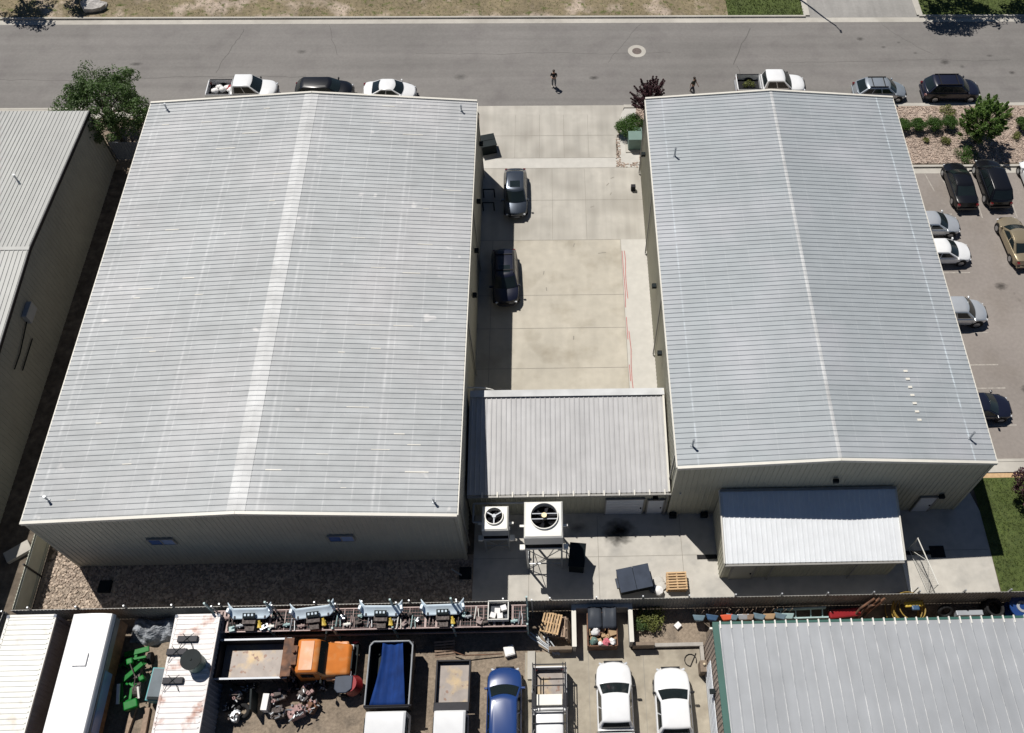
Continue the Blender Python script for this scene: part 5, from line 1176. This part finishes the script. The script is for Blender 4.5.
# plough blades on the rack
def plough(lb, x, a):
    t = thing('plough_blade', lb, 'plough', (x, 16.02, 2.03), a, 'plough blades on the steel rack')
    m = MB(); vs = []; K = 16; nn = 7
    for i in range(K+1):
        u = i/K; xx = -1.22+2.44*u; fl = max(0, (abs(xx)-.95)/.27)
        for j in range(nn):
            q = j/(nn-1); y = -.28+.50*q+.30*fl; z = .40+.36*q**1.8+.14*fl*q; vs.append((xx, y, z))
    fs = [(i*nn+j, (i+1)*nn+j, (i+1)*nn+j+1, i*nn+j+1) for i in range(K) for j in range(nn-1)]; m.add(vs, fs)
    o = m.build('moldboard', 'plow_blue', t, smooth=50); s_ = o.modifiers.new('solid', 'SOLIDIFY'); s_.thickness = .03
    m = MB(); m.rbox((0, -.16, .62), (.68, .30, .10), 0, 0, .3); m.build('light_box', 'black', t)
    for k in (-.2, 0, .2): MB().rbox((k, -.14, .69), (.11, .12, .03), 0, 0, .3).build('lamp', 'plow_blue', t)
    for s_ in (-1, 1): MB().rbox((s_*1.17, .12, .64), (.16, .26, .42), s_*.25).build('end_plate', 'plow_blue', t, bevel=.03)
    m = MB(); m.rbox((0, -.42, .28), (.75, .32, .4)); [MB().box(q-.05, q+.05, -.25, .15, 0, .45).build('stand', 'dark_metal', t) for q in (-.85, .85)]; m.tube((-.3, -.4, .3), (-.15, -.85, .25), .06); m.tube((.3, -.4, .3), (.2, -.85, .25), .06); m.rbox((.05, -.8, .2), (.5, .25, .25)); m.build('mount', 'engine', t)
    m = MB(); m.tube((.5, -.35, .3), (.65, -.75, .2), .07); m.rbox((.55, -.6, .15), (.2, .3, .2)); m.build('cylinder', 'yellow', t); return t
plough('pale blue plough blade at the far left end of the rack', -17.6, 0); plough('pale blue plough blade tilted, second from the left', -14.05, R(6)); plough('pale blue plough blade behind the blue tarp truck', -10.2, R(-1)); plough('pale blue plough blade at the right, behind the leaning grate', -6.7, R(1))
t = thing('white_tub', 'white tub full of pale boxes on the right end of the rack', 'tub', (-3.55, 15.95, 2.03)); m = MB(); m.box(-.6, -.54, -.5, .55, 0, .4); m.box(.54, .6, -.5, .55, 0, .4); m.box(-.6, .6, .5, .56, 0, .45); m.box(-.6, .6, -.55, -.49, 0, .4); m.build('rim', 'white_metal', t, bevel=.02); MB().box(-.55, .55, -.5, .5, 0, .06).build('base', 'lid_grey', t)
m = MB(); 
for (x, y, z) in ((-.3, -.25, .2), (.1, -.3, .22), (.3, .15, .25), (-.05, .0, .2)): m.rbox((x, y, z), (.32, .3, .3), x)
m.build('boxes', 'bag_white', t)
g = random.Random(21)
# small clutter on the rack deck
seen_labels = set()
for i in range(60):
    x = -19.4+i*.29+g.uniform(-.1, .1); y = 15.25+g.uniform(0, .75)
    if min(abs(x-q) for q in (-17.6, -14.05, -10.2, -6.7)) < .5 or abs(x+3.55) < .7: continue
    b = MB(); k = i % 3
    if k == 0: b.rbox((0,0,.12), (g.uniform(.2,.5), g.uniform(.15,.4), .2), g.uniform(0, 3)); b.tube((0,0,.2), (.1,.1,.32), .05)
    elif k == 1: b.tube((-.2,0,.1), (.2,.05,.1), .09); b.tube((0,-.1,.1), (0,.15,.1), .04)
    else: b.beam((-.05,-.3,.05), (.05,.35,.3), .06, .06); b.beam((.2,-.3,.05), (.15,.3,.1), .04, .04)
    mm = ('white_metal', 'pink_steel', 'engine', 'teal_steel', 'galv')[i % 5]
    bl = min((abs(x-q), q, nm_) for q, nm_ in ((-17.6, 'far left blade'), (-14.05, 'tilted blade'), (-10.2, 'third blade'), (-6.7, 'rightmost blade'), (-3.55, 'white tub')))
    col = {'white_metal': 'white', 'pink_steel': 'rust pink', 'engine': 'blackish', 'teal_steel': 'teal', 'galv': 'grey'}[mm]
    lb = f'{col} {["boxy", "cylindrical", "bar-shaped"][k]} scrap part on the rack, {"left" if x < bl[1] else "right"} of the {bl[2]}'
    if lb in seen_labels: continue
    seen_labels.add(lb); o = b.build('machine_part', mm, loc=(x, y, 2.03), bevel=.01); tag(o, lb, 'scrap part', 'loose parts on the steel rack')

# scrap engines in front of the dump truck
def engine(lb, x, y, s_, m1='engine', m2='rust_pink', a=0):
    t = thing('scrap_engine', lb, 'scrap engine', (x, y, 0), a, 'scrap machinery on the yard floor'); gg = random.Random(int(x*10))
    b = MB(); b.rbox((0,0,.35*s_), (.7*s_, .55*s_, .5*s_)); b.rbox((0,.1*s_,.7*s_), (.4*s_, .3*s_, .25*s_)); b.tube((-.4*s_,0,.4*s_), (.45*s_,0,.4*s_), .2*s_, n=12); b.build('block', m1, t, bevel=.03)
    b = MB()
    for k in range(9): p = Vector((gg.uniform(-.4,.4), gg.uniform(-.3,.3), gg.uniform(.5,.8)))*s_; b.tube(p, p+Vector((gg.uniform(-.25,.25), gg.uniform(-.25,.25), gg.uniform(0,.15)))*s_, .045*s_, n=6)
    b.build('pipes', 'galv', t)
    b = MB(); 
    for k in range(4): p = Vector((gg.uniform(-.35,.35), gg.uniform(-.3,.3), .75))*s_; b.rbox(p, (.18*s_, .14*s_, .16*s_), gg.uniform(0, 3))
    b.build('head', m2, t, bevel=.02)
engine('dark scrap engine in shade left of the upright plate', -18.3, 12.0, .9); engine('scrap gearbox right of the pale panel', -15.9, 11.9, 1.0, a=.3); engine('pinkish scrap engine below the orange cab', -14.4, 12.0, 1.15, 'engine', 'rust_pink', .9); engine('brownish scrap engine at the bottom edge under the orange cab', -14.8, 11.0, 1.15, 'rust_pink', 'rust_pink', .4); engine('small scrap axle pile at the bottom left of the junk', -18.2, 10.9, .8, 'galv', 'engine', 1.2); engine('dark scrap block beside the pinkish engines', -15.8, 11.0, 1.0, 'engine', 'engine', .1)
engine('low dark scrap heap in the shade below the dump bed', -17.6, 12.5, .8, 'dark_metal', 'engine', .6); engine('dark scrap unit between the pale panel and the pinkish engine', -15.2, 12.5, .9, 'dark_metal', 'rust', 1.9); engine('black scrap gearbox in the shade under the orange cab door', -13.6, 12.5, .85, 'dark_metal', 'engine', 2.4); engine('dark scrap pump beside the rusty container wall', -18.7, 11.4, .7, 'dark_metal', 'engine', .2); engine('rust brown engine right of the lowest pinkish one', -14.0, 11.3, .9, 'rust', 'rust_pink', 1.1)
tag(MB().torus((-17.9, 11.2, .14), .32, .13).build('tyre', 'rubber', smooth=60), 'black tyre lying flat among the scrap left of the upright plate', 'tyre')
tag(MB().rbox((-17.2, 11.6, .7), (.10, 1.1, 1.3), .1).build('steel_plate', 'black'), 'black upright steel plate among the scrap', 'plate')
tag(MB().rbox((-16.55, 11.55, .45), (.35, .9, .75), -.05).build('scrap_box', 'bag_white', bevel=.02), 'pale upright panel box between plate and engines', 'panel')
# red mixer with grey cover
t = thing('cement_mixer', 'red cement mixer with a grey cover between orange and blue tarp trucks', 'mixer', (-12.0, 12.35, 0))
MB().tube((.25,0,.6), (.1,.0,1.15), .58, .45, n=22).build('drum', 'red_plastic', t, smooth=40); m = MB(); m.prism([(-.68,.42),(-.68,-.30),(-.48,-.52),(.0,-.52),(.30,-.30),(.30,.42)], 1.15, 1.3); m.build('cover', 'bin_grey', t, bevel=.04)
for p_ in ((-.5,-.5), (.6,-.4), (0,.6)): MB().beam((p_[0], p_[1], 0), (p_[0]*.4, p_[1]*.4, .8), .07, .07).build('leg', 'black', t)
for s_ in (-1, 1): MB().tube((-.35, s_*.45-.06, .25), (-.35, s_*.45+.06, .25), .25, n=16).build('wheel', 'rubber', t)
m = MB(); m.beam((.25, .7, .5), (.15, 2.4, .75), .13, .13); m.beam((.0, 2.4, .75), (.35, 2.4, .75), .1, .1); m.build('tow_bar', 'red_plastic', t)
# leaning grates and pallets
t = thing('wood_grate', 'dark weathered pallet leaning in the shade behind the small flat-bed truck', 'pallet', (-6.75, 14.4, .05), R(4)); o = pallet(t, 0, 'wood_old', R(90), nm='boards'); o.rotation_euler = (R(28), 0, 0)
PG2 = 'pallets by the rubbish enclosure wall'
t = thing('pallet', 'fresh yellowish pallet on top of the stack by the yard fence', 'pallet', (-.55, 15.55, .95), R(-14), PG2); o = pallet(t, 0, nm='boards'); 
for k in range(5):
    t2 = thing('pallet', ['lowest greyish pallet under the yellow one', 'second greyish pallet under the yellow one', 'third greyish pallet under the yellow one', 'fourth greyish pallet under the yellow one', 'fifth greyish pallet right under the yellow one'][k], 'pallet', (-.25+.08*(k % 2), 15.45, k*.15), R(-8+3*(k % 3)), PG2); pallet(t2, 0, 'wood_old', nm='boards')
t = thing('pallet', 'grey pallet standing upright against the enclosure wall', 'pallet', (.35, 15.2, .6), 0, PG2); o = pallet(t, 0, 'wood_old', nm='boards'); o.rotation_euler = (0, R(80), 0)
# sink / white box
t = thing('white_sink', 'white broken basin on the dirt behind the blue suv', 'basin', (-3.0, 14.2, 0), R(15)); MB().box(-.3, .3, -.3, .3, 0, .35).build('basin', 'bag_white', t, bevel=.05); MB().box(-.22, .22, -.22, .22, .35, .37).build('rim', 'white_metal', t)
tag(MB().path([(-6.3, 14.2, .5), (-5.6, 13.95, .45), (-4.4, 14.0, .3), (-3.4, 14.05, .25)], .035).build('steel_pole', 'rust'), 'thin rusty pole propped above the dirt behind the flat-bed truck', 'pole')
tag(MB().rbox((6.95, 15.5, .12), (.38, .32, .2), .7).build('white_box', 'bag_white', bevel=.02), 'small white box on the dirt before the fence', 'box')
m = MB(); m.rbox((-1.72, 13.4, .08), (.45, 1.6, .12)); tag(m.build('concrete_post', 'concrete', bevel=.02), 'pale concrete beam on the ground left of the rack truck', 'beam')
m = MB(); g = random.Random(6)
for k in range(9): m.beam((-1.9+g.uniform(0,1.2), 14.9+g.uniform(-.1,.4), .1+.06*k), (-.9+g.uniform(0,1.0), 13.9+g.uniform(-.1,.3), .08+.03*k), .06, .04)
tag(m.build('scrap_rods', 'galv'), 'tangle of thin steel rods leaning before the rack truck', 'scrap')
# rubbish enclosure
t = thing('block_enclosure', 'pale block wall enclosure around the open rubbish skip', 'wall', (2.4, 15.5, 0))
m = MB(); m.box(-1.72, -1.52, -1.35, 1.05, 0, 1.15); m.box(1.60, 1.80, -1.15, 1.05, 0, 1.15); m.box(-1.52, 1.60, .87, 1.05, 0, 1.15); m.build('wall', 'block_wall', t, bevel=.01)
m = MB(); m.box(-1.75, -1.49, -1.38, 1.08, 1.15, 1.21); m.box(1.57, 1.83, -1.18, 1.08, 1.15, 1.21); m.box(-1.49, 1.57, .84, 1.08, 1.15, 1.21); m.build('coping', 'trim', t)
MB().box(-3.1, -1.75, -1.42, -1.22, 0, .75).build('wing_wall', 'block_brown', t, bevel=.02)
t = thing('low_yard_wall', 'low tan concrete wall bounding the dirt bed before the fence', 'wall', (6.2, 14.35, 0))
m = MB(); m.box(-2.0, -.75, -.15, .05, 0, .85); m.build('wall', 'block_brown', t, bevel=.02); m = MB(); m.box(-2.0, 2.15, .0-.1, .12, 0, .28); m.box(1.93, 2.15, -1.1, -.1, 0, .28); m.build('kerb_wall', 'block_wall', t, bevel=.02)
MB().box(1.75, 2.15, -1.75, -1.1, 0, 1.0).build('end_pillar', 'block_brown', t, bevel=.02); MB().blob((1.98, -1.35, 1.08), .09, amp=0, n=10, m=7).build('lamp', 'lamp_lens', t, smooth=60)
tag(MB().path([(7.55+.35*math.cos(a), 13.5+.35*math.sin(a), .05) for a in np.linspace(-.5, 4.6, 12)]+[(7.9, 13.9, .05)], .025).build('garden_hose', 'rubber'), 'thin dark hose curled on the slab corner', 'hose')
t = thing('skip', 'open dumpster full of rubbish with two dark lids thrown back', 'dumpster', (2.42, 15.1, 0), 0)
m = MB(); m.box(-.88, -.82, -.95, .95, .15, 1.15); m.box(.82, .88, -.95, .95, .15, 1.15); m.box(-.82, .82, .89, .95, .15, 1.35); m.box(-.82, .82, -.95, -.89, .15, 1.05); m.box(-.82, .82, -.89, .89, .15, .22); m.build('body', 'rust', t, bevel=.01)
for s_ in (-1, 1):
    m = MB(); vs = []
    for i in range(9):
        f_ = i/8
        for j in range(5): u = j/4; vs.append((s_*.42-.40+.80*u, .0+1.25*f_, 1.25+.22*math.sin(f_*2.6)+.05*math.sin(u*3.1*2+s_)*f_))
    m.add(vs, [(i*5+j, i*5+j+1, (i+1)*5+j+1, (i+1)*5+j) for i in range(8) for j in range(4)]); o = m.build('lid', 'lid_grey', t, smooth=50); sd = o.modifiers.new('solid', 'SOLIDIFY'); sd.thickness = .04
g = random.Random(17)
LB = [('white', 'bag_white', 'plump white bin bag at the back left of the open skip'), ('pink', 'pink', 'crushed pink plastic piece at the front of the open skip'), ('tan', 'cardboard', 'brown cardboard carton at the back right of the open skip'), ('white', 'bag_white', 'white bin bag at the front right of the open skip'), ('green', 'green_box', 'grey green rag bundle at the front left of the open skip'), ('white', 'bag_white', 'small white bag between the pink piece and the rag bundle')]
for (c, mm, lb), (x, y, r_) in zip(LB, ((2.05, 15.0, .28), (2.65, 14.4, .22), (3.0, 14.95, .25), (3.0, 14.4, .22), (1.9, 14.45, .22), (2.3, 14.3, .15))):
    if mm == 'cardboard': tag(MB().rbox((x, y, .95), (.45, .4, .3), .3, .2).build('carton', mm), lb, 'carton')
    else: tag(MB().blob((x, y, 1.0), r_, seed=int(x*10), amp=.25, n=10, m=7).build('rubbish_bag', mm, smooth=50), lb, 'rubbish')
m = MB()
for k in range(60): m.rbox((g.uniform(1.65, 3.2), g.uniform(14.3, 15.9), .78+g.uniform(0, .12)), (g.uniform(.1,.3), g.uniform(.08,.22), .08), g.uniform(0,3), g.uniform(-.4,.4), g.uniform(-.4,.4))
tag(m.build('loose_rubbish', 'cardboard'), 'loose scraps filling the open skip', 'rubbish', kind='stuff')

# wheelbarrows tipped on their noses along the fence
def barrow(mm, lb, x, y, a, s_=1.0):
    t = thing('wheelbarrow', lb, 'wheelbarrow', (x, y, 0), a, 'upturned wheelbarrows along the yard fence')
    m = MB(); vs = [(-.16,.0,.12), (.16,.0,.12), (.40,.10,1.05), (-.40,.10,1.05), (-.08,.30,.25), (.08,.30,.25), (.26,.42,.95), (-.26,.42,.95)]
    m.add([(p[0]*s_, -p[1]*s_, p[2]*s_) for p in vs], [(0,1,2,3), (4,7,6,5), (0,4,5,1), (1,5,6,2), (2,6,7,3), (3,7,4,0)]); m.build('tray', mm, t, bevel=.05)
    m = MB()
    for q in (-1, 1): m.tube((q*.12*s_, .06, .1), (q*.26*s_, .12, 1.25*s_), .022, n=6)
    m.build('handle', 'wood_old', t); MB().torus((0, .02, .2), .15, .05, axis='y').build('wheel', 'rubber', t, smooth=60)
cols = [('slate_blue', 'slate blue'), ('blue_plastic', 'dark blue'), ('orange_plastic', 'bright orange red'), ('slate_blue', 'pale slate'), ('galv', 'silver grey'), ('wood_old', 'brown'), ('slate_blue', 'blue grey'), ('cardboard', 'tan'), ('slate_blue', 'light blue'), ('teal_steel', 'teal')]
wp = ['standing free left of the orange one', 'second from the left end of the row', 'behind the corner of the green trimmed roof', 'just right of the orange one', 'fifth from the left end of the row', 'sixth from the left, peeking over the grey roof', 'seventh from the left, peeking over the grey roof', 'eighth from the left, peeking over the grey roof', 'ninth from the left, peeking over the grey roof', 'last in the row, by the teal frame']
wx = [8.15, 8.95, 9.75, 10.15, 10.75, 11.05, 11.75, 12.3, 13.0, 13.4]
for (mm, cn), x, lb in zip(cols, wx, wp): barrow(mm, f'{cn} wheelbarrow {lb}', x, 15.95, R(rnd.uniform(-14, 14)), 1.0)
# things between fence and yard building on the right
t = thing('teal_frame', 'teal steel frame lying between the fence and the grey roof', 'frame', (14.3, 16.0, 0)); m = MB(); m.beam((-1.6,.2,.5), (1.5,.25,.6), .08, .3); m.beam((-1.5,-.3,.4), (1.6,-.3,.5), .08, .2); m.build('rail', 'teal_steel', t); m = MB(); [m.beam((x,-.3,.3), (x,.2,.6), .06, .06) for x in (-1.2,-.3,.6,1.3)]; m.build('rung', 'teal_steel', t)
tag(MB().rbox((16.9, 15.95, .45), (1.9, .5, .5), .08, 0, .3).build('red_tank', 'red_plastic', bevel=.1), 'dark red tank lying by the fence', 'tank')
t = thing('brown_hopper', 'rusty brown curved frame leaning on the fence', 'scrap', (18.3, 16.2, 0)); m = MB(); [m.path([(-.9+.35*k, -.5, .1), (-.6+.35*k, -.2, 1.2), (.1+.3*k, .15, 1.9)], .07) for k in range(3)]; m.rbox((.1,-.1,.9), (.9,.1,1.2), .3, .3); m.build('ribs', 'rust', t)
g = random.Random(8)
m = MB()
for k in range(9): m.torus((20.8+g.uniform(-.15,.15), 16.05+g.uniform(-.08,.08), .12+.09*k), .95+g.uniform(-.25,.25), .03, n=26, m=5, tilt=g.uniform(-.15,.35))
tag(m.build('hose_coil', 'hose_yellow'), 'big tangled yellow brown hose coil in front of the fence', 'hose')
t = thing('hose_reel', 'pale yellow and blue reel lying in the hose coil', 'reel', (20.95, 16.1, .95)); MB().rbox((0,.12,.1), (1.1,.35,.18), .05).build('cover', 'yellow', t, bevel=.08); MB().rbox((.05,-.12,.14), (.45,.3,.2)).build('hub', 'blue_plastic', t, bevel=.06)
tag(MB().torus((22.95, 15.9, .55), .36, .13, axis='y', tilt=-.6).build('tyre', 'rubber', smooth=60), 'black tyre leaning between hose coil and white rail', 'tyre')
tag(MB().rbox((24.35, 15.75, .45), (1.6, .3, .5)).build('white_rail', 'grey_metal', bevel=.03), 'pale grey metal trough by the fence', 'trough')
m = MB(); [m.torus((25.85, 15.95, .15+.14*k), .62-.03*k, .10, n=24, m=6) for k in range(6)]; tag(m.build('hose_coil', 'rubber', smooth=60), 'thick stack of black hose coils by the fence at the right', 'hose')
t = thing('blue_spool', 'dark blue round spool at the far right end of the fence', 'spool', (27.45, 15.95, 0)); m = MB(); m.tube((0,0,0), (0,0,.1), .75, n=26); m.tube((0,0,.9), (0,0,1.0), .75, n=26); m.tube((0,0,.1), (0,0,.9), .35, n=18); m.build('drum', 'paint_blue', t, smooth=40); MB().ring((0,0), .2, .35, 1.0, 1.05, 20).build('hub', 'grey_metal', t)
